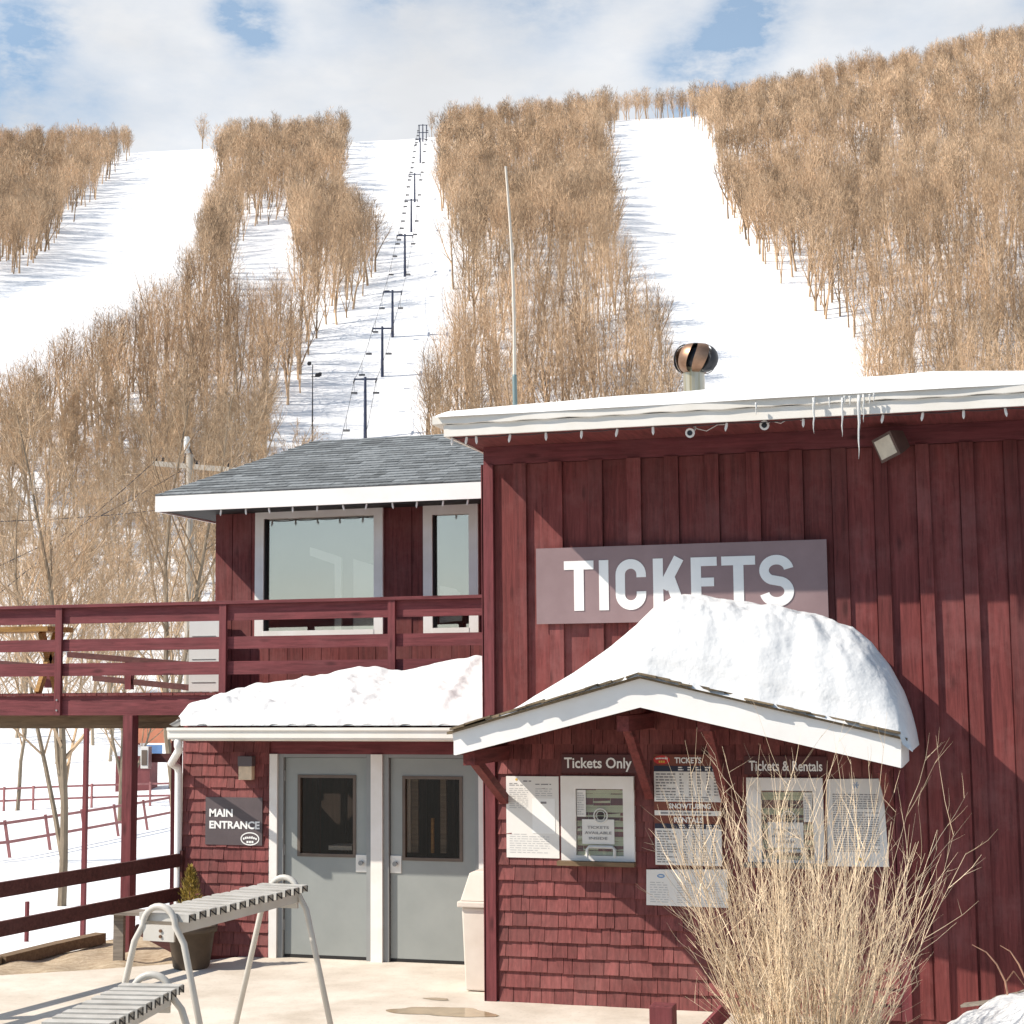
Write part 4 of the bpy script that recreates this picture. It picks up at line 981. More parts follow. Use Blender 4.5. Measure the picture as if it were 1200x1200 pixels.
# snow on the shed roof
ex, ez = line([(205, 853), (215, 847), (240, 831), (265, 815), (290, 803), (340, 797), (380, 790), (420, 781), (450, 783), (470, 787), (500, 780), (530, 773), (566, 769)], YD+.55)
xs0 = X(213, 850, YD-0.750)
def entry_snow(a, b):
    xf = xs0+(xg1-.01-xs0)*a; xb = ex[0]+(xg1-.01-ex[0])*a; x = xf+(xb-xf)*b
    y = YD-.77+b*1.34
    top = float(np.interp(x, ex, ez)); zb = ZG1+.045
    l1 = mno.fractal(Vector((x*2.2, y*2.6, 3.3)), 1.0, 2.0, 5); l2 = mno.noise(Vector((x*13, y*13, 0)))
    lip = min(1, b/.05); lip = math.sqrt(max(0, 1-(1-lip)**2))
    k = b**.85
    edge = min(1, a/.03)
    z = zb+.055*lip*edge*(1+.5*mno.noise(Vector((x*7, 0, 0)))) + max(.0, top-zb-.05)*k + .07*l1*math.sin(math.pi*min(1, b*1.02))*edge+.012*l2*math.sin(math.pi*min(1,b))
    return (x, y-.03*mno.noise(Vector((x*5, 1, 0)))*(1-b), z if b > 0.001 else zb-.02)
es = MB(); es.grid(entry_snow, 170, 50)
o = es.build('snow_pile', M['snow_roof'], org=((xs0+xg1)/2, YD, ZG1), smooth=True); tag(o, 'wide sloping snow bank on the shed roof above the two entrance doors', 'snow')

# entrance sign and lamp
YSg = YD-.04
e, x0, x1, z0, z1 = panel(241, 934, 307, 991, YSg, M['sign_dark'], 'wall_sign', 'square grey sign reading MAIN ENTRANCE left of the doors')
text(e, 'lettering', 'MAIN', X(245.5, 950, YSg), X(273, 950, YSg), Z(270, 957.3, YSg), Z(270, 948, YSg), YSg, M['letter'], .035)
text(e, 'lettering', 'ENTRANCE', X(245.5, 966, YSg), X(304.5, 966, YSg), Z(270, 971.3, YSg), Z(270, 962, YSg), YSg, M['letter'], .035)
c = at(293, 983, YSg); k = (at(294, 983, YSg)-c).length
er = MB(); ellipse_ring(er, c.x, c.z, 11*k, 7*k, 1.2*k, YSg-.003)
for i in range(7):
    t = -.9+i*.3; er.quad(*[(c.x+k*(t*8+dx), YSg-.003, c.z+k*(1.2-1.6*t*t+dz)) for dx, dz in ((-1.0, -.9), (.9, -.9), (.9, 1.3+.5*math.sin(i*2)), (-1.0, 1.3))])
for i in range(3): er.quad(*[(c.x+k*(-4+i*2.9+dx), YSg-.003, c.z+k*(-4.6+dz)) for dx, dz in ((0, 0), (2.3, 0), (2.3, 2.4), (0, 2.4))])
er.build('emblem', M['letter'], e)
a = at(279.5, 886, YD-.1); b = at(296, 914, YD-.1)
e = empty('wall_lamp', (a.x, YD, b.z), 'small box wall lamp with beige lens on the shingles left of the doors', 'lamp')
mb = MB(); mb.box(a.x, b.x, YD-.12, YD-.03, a.z-(a.z-b.z)*.42, a.z); mb.box(a.x+.02, b.x-.02, YD-.031, YD-.022, b.z, a.z); mb.build('casing', M['sign_dark'], e, bevel=.004)
mb = MB(); mb.box(a.x+.006, b.x-.006, YD-.112, YD-.036, b.z, a.z-(a.z-b.z)*.425); mb.build('lens', M['lens_beige'], e, bevel=.006)

# ================================================================== DECK
dkx0 = X(-170, 800, YK); dkx1 = X0-.012
dk = empty('deck', (X(147, 830, YK), YK, -.2), 'raised red wooden deck with three rail bands in front of the upper windows', 'deck')
def zk(py, px=250): return Z(px, py, YK)
zr1 = zk(812); zr2 = zk(838, 200)
mb = MB(); mb.box(dkx0, dkx1, YK, YK+.05, zr2, zr1-.025); mb.build('rim_joist', M['red_x'], dk)
mb = MB(); x = dkx0
rg = random.Random(2)
while x < dkx1-.15:
    mb.box(x, min(x+.135, dkx1), YK-.02-rg.uniform(0, .015), YU-.05, zr1-.024, zr1+rg.uniform(0, .006)); x += .141
mb.build('floor_board', M['red_y'], dk)
mb = MB(); mb.box(dkx0, X(222, 840, YK), YK+.25, YK+.40, zr2-.16, zr2-.005)
x = dkx0
while x < dkx1: mb.box(x, x+.05, YK+.405, YU-.06, zr2-.1, zr1-.03); x += .45
mb.build('joist', M['timber'], dk)
zc = zk(704.5, 400); zc1 = zc+.05
mb = MB(); mb.box(dkx0, dkx1, YK-.06, YK+.10, zc-.005, zc+.033); mb.build('cap_rail', M['red_x'], dk, bevel=.004)
for (ya, yb) in ((710, 726.5), (745.5, 760), (774.5, 790)):
    mb = MB(); mb.box(dkx0, dkx1, YK+.0, YK+.035, Z(300, yb, YK), Z(300, ya, YK) if ya != 710 else zc-.006); mb.build('rail', M['red_x'], dk)
for p in (66.5, 258.5, 456, -120):
    mb = MB(); x = X(p, 770, YK); mb.box(x, x+.085, YK-.045, YK-.003, zr2+.0, zc-.007)
    po = mb.build('rail_post', M['red_p'], dk)
    bo = MB()
    for zz in (zr1-.07, zr2+.06): bo.tube([(x+.042, YK-.046, zz), (x+.042, YK-.055, zz)], .012, 8)
    bo.build('bolt', M['doorframe'], po)
x = X(147, 950, YK)
mb = MB(); mb.box(x, x+.125, YK-.09, YK+.05, -.42, zr2-.002); mb.build('support_post', M['red_p'], dk, bevel=.004)
q = hit(97, 1101); pw = uv2w(*q)
mb = MB(); mb.box(pw.x-.03, pw.x+.03, pw.y-.03, pw.y+.03, pw.z-.3, zr2-.02); mb.build('support_post', M['red_p'], dk)
x = X(206.5, 950, YD+2.2); mb = MB(); mb.box(x-.05, x+.05, YD+2.15, YD+2.25, -1.0, zr2-.02); mb.build('support_post', M['red_p'], dk)
mb = MB(); a = at(168, 888, YK+.1); b = at(213, 888, YK+.1); mb.box(a.x, b.x, YK+.06, YK+.10, a.z-.05, a.z+.05); mb.build('brace', M['darkred_x'], dk)
# sloping ramp rail behind
for (p, q, w, h) in (((80, 767), (224, 779), .05, .075), ((110, 794.5), (224, 806), .05, .075), ((-60, 772), (66, 782), .05, .06)):
    mb = MB(); mb.bar(at(*p, YK+2.6), at(*q, YK+2.0), w, h); mb.build('ramp_rail', M['darkred_x'], dk)  # darker wood puts the shade of these backlit rails into their colour
for p in ((56, 768, 806), (150, 776, 808)):
    a = at(p[0], p[1], YK+2.3); b = at(p[0], p[2], YK+2.3); mb = MB(); mb.box(a.x-.045, a.x+.045, a.y, a.y+.09, b.z, a.z); mb.build('ramp_post', M['red_p'], dk)
a = at(222, 722, YK+.95); b = at(252, 815, YK+.95)
e = empty('cabinet', (a.x, YK+.95, zr1), 'pale metal cabinet behind the deck rail by the house corner', 'cabinet')
mb = MB(); mb.box(a.x, b.x+.05, YK+.95, YK+1.1, zr1+.008, a.z); mb.build('body', M['cabinet'], e, bevel=.006)
mb = MB()
for k in range(5): mb.box(a.x+.04, b.x, YK+.943, YK+.949, zr1+.12+k*.14, zr1+.126+k*.14)
mb.build('seam', M['doorframe'], e)
a = at(-30, 738, YK+1.1); b = at(66, 738, YK+1.1)
e = empty('picnic_table', ((a.x+b.x)/2, YK+1.1, zr1), 'amber wooden table glimpsed through the deck rails at far left', 'table')
mb = MB(); 
for k in range(4): mb.box(a.x, b.x, YK+.9+k*.15, YK+1.04+k*.15, a.z-.045, a.z+.02)
mb.build('tabletop', M['amber'], e)
for xx in (a.x+.15, b.x-.15):
    mb = MB(); mb.bar((xx, YK+.95, zr1+.008), (xx, YK+1.35, a.z-.05), .06, .08); mb.bar((xx, YK+1.4, zr1+.008), (xx, YK+1.0, a.z-.05), .06, .08); mb.build('leg', M['amber'], e)
# small light box on the post
a = at(161, 875, YK-.1); b = at(169, 901, YK-.1)
e = empty('light_box', (a.x, YK-.1, b.z), 'small pale metal box fixed to the deck support post', 'box')
mb = MB(); mb.box(a.x+.02, b.x+.03, YK-.06, YK+.02, b.z, a.z); mb.build('casing', M['cabinet'], e, bevel=.006)
mb = MB(); mb.box(a.x+.035, b.x+.012, YK-.066, YK-.061, b.z+.04, a.z-.04); mb.build('slot', M['bronze'], e)

# ------------------------------------------------------------------ low dark rail fence at the patio edge
e0 = on_ground(211, 1000, 1.07); e1 = on_ground(0, 1034, 1.07); dirv = (e1-e0); e2 = e0+dirv*1.6
fn = empty('rail_fence', (e0.x, e0.y, -.1), 'low dark two-rail fence along the left patio edge', 'fence')
for zt in (1.0, .64):
    mb = MB(); mb.bar((e0.x, e0.y, zt), (e2.x, e2.y, zt), .045, .14); mb.build('rail', M['darkred_x'], fn)
for t in (0.02, 1.45):
    p = e0+dirv*t; mb = MB(); mb.box(p.x-.05, p.x+.05, p.y+.03, p.y+.13, -.5, 1.1); mb.build('post', M['darkred_x'], fn)
# bench frame behind the rack
b0 = on_ground(138, 1127, -.08)
bn = empty('bench', (b0.x, b0.y, -.08), 'weathered grey wooden bench by the deck support post', 'bench')
mb = MB(); mb.box(b0.x-.06, b0.x+.06, b0.y, b0.y+.05, -.15, .43); mb.build('leg', M['greywood'], bn)
mb = MB(); mb.box(b0.x+.85, b0.x+.97, b0.y+.05, b0.y+.1, -.15, .43); mb.build('leg', M['greywood'], bn)
mb = MB(); mb.box(b0.x-.16, b0.x+1.05, b0.y-.12, b0.y+.1, .43, .47); mb.build('seat', M['greywood'], bn)
mb = MB(); mb.bar((b0.x+.2, b0.y+.02, .28), (b0.x+.85, b0.y+.02, .0), .05, .09); mb.build('brace', M['darkred_x'], bn)

# ------------------------------------------------------------------ potted shrub
pp = on_ground(224, 1134)
pt = empty('plant_pot', pp, 'round brown plant pot with a small golden evergreen by the downspout', 'plant pot')
mb = MB(); mb.lathe((pp.x, pp.y, 0), [(.17, 0), (.185, .02), (.235, .36), (.262, .365), (.266, .43), (.236, .43), (.225, .37)], 32, cap=False); mb.add([(pp.x+.17*math.cos(t), pp.y+.17*math.sin(t), .001) for t in np.linspace(0, 6.283, 24, endpoint=False)], [tuple(range(24))]); mb.build('pot', M['pot'], pt, smooth=True)
mb = MB(); mb.lathe((pp.x, pp.y, 0), [(.226, .385), (.12, .40), (.0, .405)], 24, cap=False); mb.build('soil', M['soil'], pt)
mb = MB(); rg = random.Random(6)
mb.tube([(pp.x, pp.y, .39), (pp.x-.02, pp.y, .8)], [.018, .008], 6)
for k in range(5): mb.tube([(pp.x, pp.y, .5+.05*k), (pp.x+rg.uniform(-.12, .12), pp.y+rg.uniform(-.1, .1), .72+.05*k)], [.008, .003], 5)
mb.build('stem', M['oldleaf'], pt)
mb = MB(); topz = Z(222, 1016, pp.y)
for k in range(900):
    t = rg.random()**.8; zz = .52+(topz-.52)*t; R_ = .135*(1-t)**.7*(1+.35*math.sin(k*.7)); a = rg.uniform(0, 6.283); r = R_*math.sqrt(rg.random())
    p = Vector((pp.x-.02+r*math.cos(a), pp.y+r*math.sin(a), zz)); d = Vector((math.cos(a)*.6, math.sin(a)*.6, 1.0+rg.uniform(-.4, .5))).normalized()*rg.uniform(.03, .06)
    mb.blade(p, p+d, .009, rg)
mb.build('foliage', M['goldleaf'], pt)

# ------------------------------------------------------------------ bin
bp_ = on_ground(556, 1163)
bn = empty('litter_bin', (bp_.x+.1, bp_.y, 0), 'tall beige plastic litter bin with hooded lid against the corner of the ticket building', 'bin')
bx0 = X(541, 1100, bp_.y); bw = .52; s_ = (Z(556, 1022, bp_.y))
cxb = bx0+bw/2; cyb = bp_.y+bw/2
def frust(mb, z0, z1, w0, w1, d0=None, d1=None):
    d0 = d0 or w0; d1 = d1 or w1; P = []
    for z, w, d in ((z0, w0, d0), (z1, w1, d1)):
        for sx_, sy_ in ((-1, -1), (1, -1), (1, 1), (-1, 1)): P.append((cxb+sx_*w/2, cyb+sy_*d/2, z))
    mb.add(P, FQ)
mb = MB(); frust(mb, .01, s_*.70, bw-.05, bw); mb.build('body', M['plastic'], bn, bevel=.015)
mb = MB(); frust(mb, s_*.705, s_*.755, bw+.07, bw+.07); mb.build('rim', M['plastic'], bn, bevel=.012)
mb = MB(); frust(mb, s_*.757, s_*.985, bw+.02, bw-.12); frust(mb, s_*.985, s_, bw-.12, bw-.2); mb.build('lid', M['plastic'], bn, bevel=.008)

# ------------------------------------------------------------------ ski racks
def make_rack(A, B, label, seedn):
    """A near end, B far end of the top line"""
    ax_ = Vector((B.x-A.x, B.y-A.y, 0)); Ln = ax_.length; d = ax_.normalized(); s = Vector((d.y, -d.x, 0))   # s: to the right
    root = empty('ski_rack', (A.x, A.y, 0), label, 'ski rack', 'metal ski racks on the patio')
    zt = A.z
    for P0 in (A, B):
        P0 = Vector((P0.x, P0.y, 0)); pts = []
        hw = .135; pts.append(P0-s*.47); pts.append(P0-s*(.47-.29*.9)+Vector((0, 0, (zt-.14)*.9)))
        for k in range(0, 181, 15):
            t = math.pi-rad(k); pts.append(P0+s*hw*math.cos(t)+Vector((0, 0, zt-.135+.135*math.sin(t))))
        pts.append(P0+s*(.47-.29*.9)+Vector((0, 0, (zt-.14)*.9))); pts.append(P0+s*.47)
        mb = MB(); mb.tube(pts, .024, 10); mb.build('frame', M['rack'], root, smooth=True)
        mb = MB(); c = P0+Vector((0, 0, zt-.19)); mb.obox(c, .26, .02, .115, Matrix((s, d, Vector((0, 0, 1)))).transposed()); ep = mb.build('end_plate', M['rack'], root)
        mb = MB()
        for dz in (.018, -.022): mb.tube([c+Vector((0, 0, dz))-d*.011+s*.02, c+Vector((0, 0, dz))-d*.02+s*.02], .012, 8)
        mb.build('bolt', M['copper'], ep)
        mb = MB(); mb.bar(P0-s*.40+Vector((0, 0, .07)), P0+s*.40+Vector((0, 0, .07)), .05, .03); mb.build('foot_bar', M['rack'], root)
    R_ = Matrix((s, d, Vector((0, 0, 1)))).transposed()
    for k in (-1, 1):
        mb = MB(); c = A.lerp(B, .5); mb.obox(Vector((c.x, c.y, zt-.155))+s*k*.125, .025, Ln, .085, R_); mb.build('side_rail', M['rack'], root)
    n = 13; rg = random.Random(seedn)
    for k in range(n):
        t = (k+.5)/n; c = Vector((A.x, A.y, 0)).lerp(Vector((B.x, B.y, 0)), t); pit = Ln/n
        mb = MB(); zz = zt-.055+rg.uniform(-.004, .004); w = .42
        mb.obox(c+Vector((0, 0, zz))+s*.02, w, pit*.62, .008, R_)                       # top of the channel
        mb.obox(c+Vector((0, 0, zz-.028))+s*.02-d*pit*.29, w, .006, .047, R_); mb.obox(c+Vector((0, 0, zz-.028))+s*.02+d*pit*.29, w, .006, .047, R_)
        sl = mb.build('slat', M['rack_slat'], root)
        mb = MB(); mb.bar(c+Vector((0, 0, zz-.008))+s*(.02+w/2+.004)-d*pit*.24, c+Vector((0, 0, zz-.046))+s*(.02+w/2+.004)+d*pit*.24, .004, .009); 
        mb.obox(c+Vector((0, 0, zz-.027))+s*(.02+w/2+.0045)-d*pit*.28, .004, .009, .05, R_); mb.obox(c+Vector((0, 0, zz-.027))+s*(.02+w/2+.0045)+d*pit*.28, .004, .009, .05, R_)
        mb.build('slat_end', M['black'], sl)
    return root
make_rack(on_ground(187, 1062, 1.30), on_ground(333, 1028, 1.30), 'beige metal ski rack standing in front of the left grey door', 1)
A2 = on_ground(178, 1142, .97); d2 = Vector((.277, -1.9, 0)); make_rack(A2+d2, A2, 'beige metal ski rack cut by the lower left edge of the photo', 2)

# ================================================================== things on the ticket building
# string lights
def string_lights(P, label, gap):
    mid = P[len(P)//2]
    root = empty('string_lights', mid, label, 'string lights')
    mb = MB(); pts = []
    for i in range(len(P)-1):
        for k in range(6):
            t = k/6; q = P[i].lerp(P[i+1], t); q.z -= .012*math.sin(math.pi*t); pts.append(q)
    pts.append(P[-1]); mb.tube(pts, .0045, 4); mb.build('wire', M['cable'], root)
    for q in P:
        mb = MB(); t = random.uniform(-.012, .012)
        mb.tube([q+Vector((0, 0, -.0)), q+Vector((t*.3, 0, -.02)), q+Vector((t, 0, -.05)), q+Vector((t*1.3, 0, -.072))], [.010, .012, .012, .003], 7); mb.build('bulb', M['bulb'], root)
P = []
for px in [528, 545, 556, 596, 638, 680, 722, 764, 851, 941, 1035, 1082, 1130, 1179, 1228]:
    x = X(px, 505, YE); P.append(Vector((x, YE+.05, ZE-.004)))
string_lights(P, 'string of white bulbs along the eave above the TICKETS sign', 0)
P = []
for px in (257, 286, 313, 341, 370, 400, 428, 458, 487, 518, 547):
    P.append(Vector((X(px, 592, YV), YV+.05, zf0-.002)))
string_lights(P, 'string of white bulbs under the grey hip roof eave', 0)
# spot lamps under the eave
for (px, py, lab) in ((810, 507, 'round white spot lamp under the eave just below the turbine vent'), (897, 498, 'round white spot lamp under the eave above the second T of TICKETS')):
    c = at(px, py, YE+.15)
    e = empty('spot_lamp', c, lab, 'lamp', 'round spot lamps under the eave')
    mb = MB(); mb.tube([c+Vector((.02, .08, .05)), c+Vector((.0, .03, .01)), c+Vector((0, 0, 0)), c+Vector((-.004, -.04, -.008))], [.012, .02, .034, .043], 14); mb.build('casing', M['bulb'], e)
    mb = MB(); f = c+Vector((-.0045, -.0415, -.008)); mb.tube([f, f+Vector((-.0003, -.003, 0))], [.024, .024], 14); mb.build('lens', M['vent_dark'], e)
    mb = MB(); mb.tube([c+Vector((.02, .08, .05)), Vector((c.x+.02, YE+.22, ZE+.01))], .012, 6)
    mb.tube([c+Vector((.02, .08, .05)), c+Vector((.12, .08, .02)), c+Vector((.22, .08, .07)), Vector((c.x+.3, YE+.22, ZE+.01))], .005, 5); mb.build('bracket', M['cabinet'], e)
# floodlight
c = at(1041, 523, YW-.22)
e = empty('floodlight', c, 'tilted brown floodlight with pale lens high on the red wall right of the sign', 'lamp')
fd = Vector((-.66, -.66, -.32)).normalized(); rx_ = fd.cross(Vector((-.30, 0, 1))).normalized(); uy = rx_.cross(fd)
R_ = Matrix((rx_, fd, uy)).transposed()
mb = MB(); P = []
for (k, w, h) in ((-.15, .17, .15), (.0, .26, .215), (.03, .265, .22)):
    for sx_, sz_ in ((-1, -1), (1, -1), (1, 1), (-1, 1)): P.append(c+R_ @ Vector((sx_*w/2, k, sz_*h/2)))
mb.add(P, [(0,1,2,3),(0,4,5,1),(1,5,6,2),(2,6,7,3),(3,7,4,0),(4,8,9,5),(5,9,10,6),(6,10,11,7),(7,11,8,4),(11,10,9,8)]); mb.build('casing', M['lampbody'], e)
mb = MB(); mb.obox(c+fd*.033, .215, .006, .17, R_); mb.build('lens', M['lens'], e)
mb = MB(); mb.tube([c-fd*.15, c-fd*.15+Vector((-.02, .05, .0)), Vector((c.x-.1, YW-.005, c.z-.02))], .016, 8); mb.tube([Vector((c.x-.1, YW-.03, c.z-.02)), Vector((c.x-.1, YW-.001, c.z-.02))], .05, 10); mb.build('bracket', M['lampbody'], e)
# icicles
for i, (px, y0, y1, r, lab) in enumerate(((953.5, 466, 508, .013, 'thick icicle left of the floodlight hanging from the gutter, leftmost of the long three'), (987, 466, 512, .011, 'long slim icicle hanging from the gutter, middle of the long three'), (1006.5, 463, 538, .015, 'longest icicle hanging from the gutter left of the floodlight'), (972, 466, 479, .009, None), (996, 464, 476, .010, None), (1012, 462, 495, .009, None), (1019, 462, 474, .009, None), (1024, 461, 471, .008, None), (886, 472, 486, .009, None), (990, 464, 474, .01, None))):
    a = at(px, y0, YE-.06); b = at(px, y1, YE-.06); mb = MB(); n = 7
    mb.tube([a.lerp(b, k/n)+Vector((.003*math.sin(k*2+i), 0, 0)) for k in range(n+1)], [r*(1-k/n)**.8*(1+.15*math.sin(k*3))+.0015 for k in range(n+1)], 7)
    o = mb.build('icicle', M['ice'], org=a, smooth=True); tag(o, lab or 'short icicle on the gutter lip left of the floodlight', 'icicle', 'icicles on the gutter')
# turbine vent
yv = YW+1.5; c0 = at(812.5, 458, yv); c1 = at(815, 421, yv); kpx = (at(816, 421, yv)-c1).length
vt = empty('roof_vent', (c1.x, yv, c0.z-.25), 'rusty turbine roof vent on a galvanised pipe', 'vent')
mb = MB(); r = 12.5*kpx; mb.tube([(c1.x-.02, yv, c0.z-.3), (c1.x-.02, yv, c1.z-8*kpx)], r, 24); mb.tube([(c1.x-.02, yv, c1.z-13*kpx), (c1.x-.02, yv, c1.z-10*kpx)], r*1.08, 24); mb.build('pipe', M['pipe'], vt, smooth=False)
R1 = 26*kpx; hz_ = 17*kpx
dk_ = MB(); dk_.lathe((c1.x, yv, c1.z), [(R1*.45, -hz_*.8), (R1*.68, -hz_*.4), (R1*.72, 0), (R1*.65, hz_*.45), (R1*.4, hz_*.8), (.001, hz_*.85)], 20); dk_.build('core', M['vent_dark'], vt, smooth=True)
nb = 7
for k in range(nb):
    mb = MB(); a0 = 2*math.pi*k/nb+.35
    def vane(u, v):
        ph = -.52*math.pi*.9+v*math.pi*.92; ang = a0+(u-.0)*.62+.25*math.sin(ph); rr = R1*(.92+.10*u)*math.cos(ph*.92)**.55 if abs(ph) < 1.55 else R1*.3
        return (c1.x+rr*math.cos(ang), yv+rr*math.sin(ang), c1.z+hz_*math.sin(ph))
    mb.grid(vane, 5, 12); mb.build('vane', M['copper'] if k % 3 else M['vent_dark'], vt, smooth=True)
mb = MB(); mb.lathe((c1.x, yv, c1.z), [(R1*.5, hz_*.93), (R1*.45, hz_*1.0), (.001, hz_*1.04)], 20); mb.build('cap', M['vent_dark'], vt)
# antenna
ya = YW+2.4; b = at(604, 476, ya); m = at(603, 441, ya); t = at(592.5, 195, ya)
e = empty('antenna', b-Vector((0, 0, .2)), 'thin whip antenna rising from the ticket building roof', 'antenna')
mb = MB(); mb.tube([b-Vector((0, 0, .3)), m], .026, 12); mb.tube([m, m+(t-m)*.02], [.026, .012], 12); mb.build('mount', M['teal'], e)
mb = MB(); pts = [m.lerp(t, k/10)+Vector((.03*math.sin(math.pi*k/10), 0, 0)) for k in range(11)]; mb.tube(pts, [.021-.0008*k for k in range(11)], 8); mb.build('rod', M['rod'], e)

# ================================================================== foreground right
# bare bush
def bush(c, label, n, H, spread, seed, rad0=.006):
    mb = MB(); rg = random.Random(seed)
    def stem(p, d, L_, r, lev):
        pts = [p]; rr = [r]; ns = 5 if lev == 0 else 3; dd = d.copy()
        for k in range(ns):
            dd = (dd+Vector((rg.gauss(0, .07), rg.gauss(0, .07), .05+rg.gauss(0, .04)))).normalized(); p = p+dd*(L_/ns); pts.append(p); rr.append(r*(1-.78*(k+1)/ns))
        mb.tube(pts, rr, 4 if lev == 0 else 3, cap=False)
        if lev < 2:
            for _ in range(rg.randint(5, 8) if lev == 0 else rg.randint(1, 3)):
                i = rg.randint(1, ns); q = pts[i-1].lerp(pts[i], rg.random()); nd = (dd+Vector((rg.gauss(0, .48), rg.gauss(0, .48), rg.gauss(.0, .28)))).normalized()
                stem(q, nd, L_*rg.uniform(.18, .42), r*.55, lev+1)
    for k in range(n):
        a = rg.uniform(0, 2*math.pi); q = math.sqrt(rg.random()); lean = q*spread
        p = c+Vector((math.cos(a)*q*.36, math.sin(a)*q*.30, 0)); d = Vector((math.cos(a)*lean, math.sin(a)*lean*.8, 1)).normalized()
        stem(p, d, H*rg.uniform(.42, 1.0)*(1-.12*q), rad0*rg.uniform(.7, 1.2), 0)
    o = mb.build('bare_bush', M['twig'], org=c); tag(o, label, 'bush'); return o
bc = on_ground(950, 1268, -.05)
print('bush at', bc)
bush(Vector((bc.x, bc.y, -.1)), 'big leafless straw coloured bush in front of the ticket windows', 225, 2.36, .43, 9, .0052)
# twigs on the snow bank
sb_c = on_ground(1205, 1232)
for (pts, lab) in ((((1182, 1172), (1178, 1150), (1168, 1130), (1156, 1116), (1139, 1107)), 'single arching bare stem beside the snow bank at lower right, left of the forked one'), (((1215, 1185), (1203, 1150), (1194, 1130), (1184, 1115), (1172, 1108)), 'forked bare stem at the right edge above the snow bank')):
    Y_ = sb_c.y+.2; P = [at(x, y, Y_) for x, y in pts]; mb = MB(); mb.tube(P, [.009, .008, .007, .005, .003], 6)
    if 'forked' in lab:
        q = at(1188, 1138, Y_); mb.tube([at(1178, 1152, Y_), q], [.006, .005], 5); mb.tube([q, at(1203, 1158, Y_)], [.005, .004], 5)
    o = mb.build('stem', M['oldleaf'], org=P[0]); tag(o, lab, 'twig')
def bank(a, b):
    x = sb_c.x-1.0+2.6*a; y = sb_c.y-1.2+2.3*b
    q = max(0, 1-((x-sb_c.x-.9)/1.75)**2-((y-sb_c.y)/1.25)**2)
    z = -.15+.75*q**.6*.92+.08*mno.fractal(Vector((x*2.2, y*2.2, 5)), 1, 2, 5)
    return (x, y, z)
sbk = MB(); sbk.grid(bank, 80, 70); struct(sbk, 'snow_bank', M['snow_roof'], smooth=True)
for i, (p, q, lab) in enumerate((((1128, 1178), (1185, 1171), 'weathered grey board lying along the snow bank at lower right'), ((1165, 1170), (1215, 1160), 'splintered grey board at the right edge on top of the snow bank'))):
    Y_ = sb_c.y+.55; mb = MB(); a, b = at(*p, Y_), at(*q, Y_-.1); mb.bar(a, b, .12, .02); mb.bar(a+Vector((.1, -.04, .02)), b+Vector((-.05, -.06, .025)), .06, .012)
    o = mb.build('old_board', M['greywood'], org=a); tag(o, lab, 'board')
# low post and rail in the foreground
Yp = on_ground(775, 1262).y
a = at(760.5, 1179, Yp); b = at(788, 1179, Yp)
e = empty('low_fence', (a.x, Yp, 0), 'stub of a low red post and rail fence at the bottom edge beside the bush', 'fence')
mb = MB(); mb.box(a.x, b.x, Yp, Yp+.17, -.1, a.z); mb.build('post', M['red_p'], e, bevel=.008)
mb = MB(); mb.bar(Vector((b.x+.03, Yp+.08, .12)), at(850, 1184, Yp+.25), .05, .10); mb.build('rail', M['red_x'], e)

# ================================================================== HILL: lift, pole, trees
# utility pole
q = None
vp = 42.0; d = ray(222, 600); dv = -d.x*math.sin(YAW)+d.y*math.cos(YAW); pos = EYE+d*(vp/dv); Yq_ = pos.y
up_ = lambda px, py: at(px, py, Yq_)
base = up_(222, 800); ub_ = float(tz(base.x*math.cos(YAW)+base.y*math.sin(YAW), vp))
e = empty('utility_pole', (up_(222, 700).x, Yq_, ub_), 'pale utility pole with a crossarm left of the house', 'utility pole')
t = up_(223, 533); mb = MB(); mb.tube([(up_(221.5, 760).x, Yq_, ub_-.3), (up_(222, 700).x, Yq_, up_(222, 700).z), t], [.13, .115, .10], 12); mb.build('pole', M['pole'], e)
mb = MB(); mb.bar(up_(180, 543), up_(276, 551), .10, .13); mb.build('crossarm', M['pole'], e)
for px in (183, 191, 230, 268):
    c = up_(px, 543+(px-180)*.085); mb = MB(); mb.lathe((c.x, c.y, c.z+.065), [(.03, 0), (.05, .03), (.03, .05), (.045, .08), (.02, .11)], 8); mb.build('insulator', M['vent_dark'], e)
c = up_(219, 520); mb = MB(); mb.lathe((c.x, c.y, c.z-.25), [(.07, 0), (.08, .05), (.08, .38), (.05, .44)], 12); mb.build('transformer', M['cabinet'], e)
mb = MB(); mb.tube([up_(215, 545), up_(219, 520)], .02, 6); mb.tube([up_(230, 545), up_(221, 522)], .02, 6); mb.build('brace', M['vent_dark'], e)
for i, (p, q, sag, lab) in enumerate((((181, 541), (-60, 742), .25, 'dark overhead wire running down to the left from the crossarm'), ((183, 598), (-40, 612), .2, 'thin overhead wire level with the hip roof eave at left'), ((212, 552), (-60, 690), .35, 'second dark overhead wire slanting down left below the crossarm'))):
    a = up_(*p); b = up_(*q); b = b+(b-EYE)*(-.2); P = []
    for k in range(17):
        t = k/16; w = a.lerp(b, t); w.z -= sag*4*t*(1-t)*.3; P.append(w)
    mb = MB(); mb.tube(P, .011, 5); o = mb.build('overhead_wire', M['cable'], org=a); tag(o, lab, 'wire')
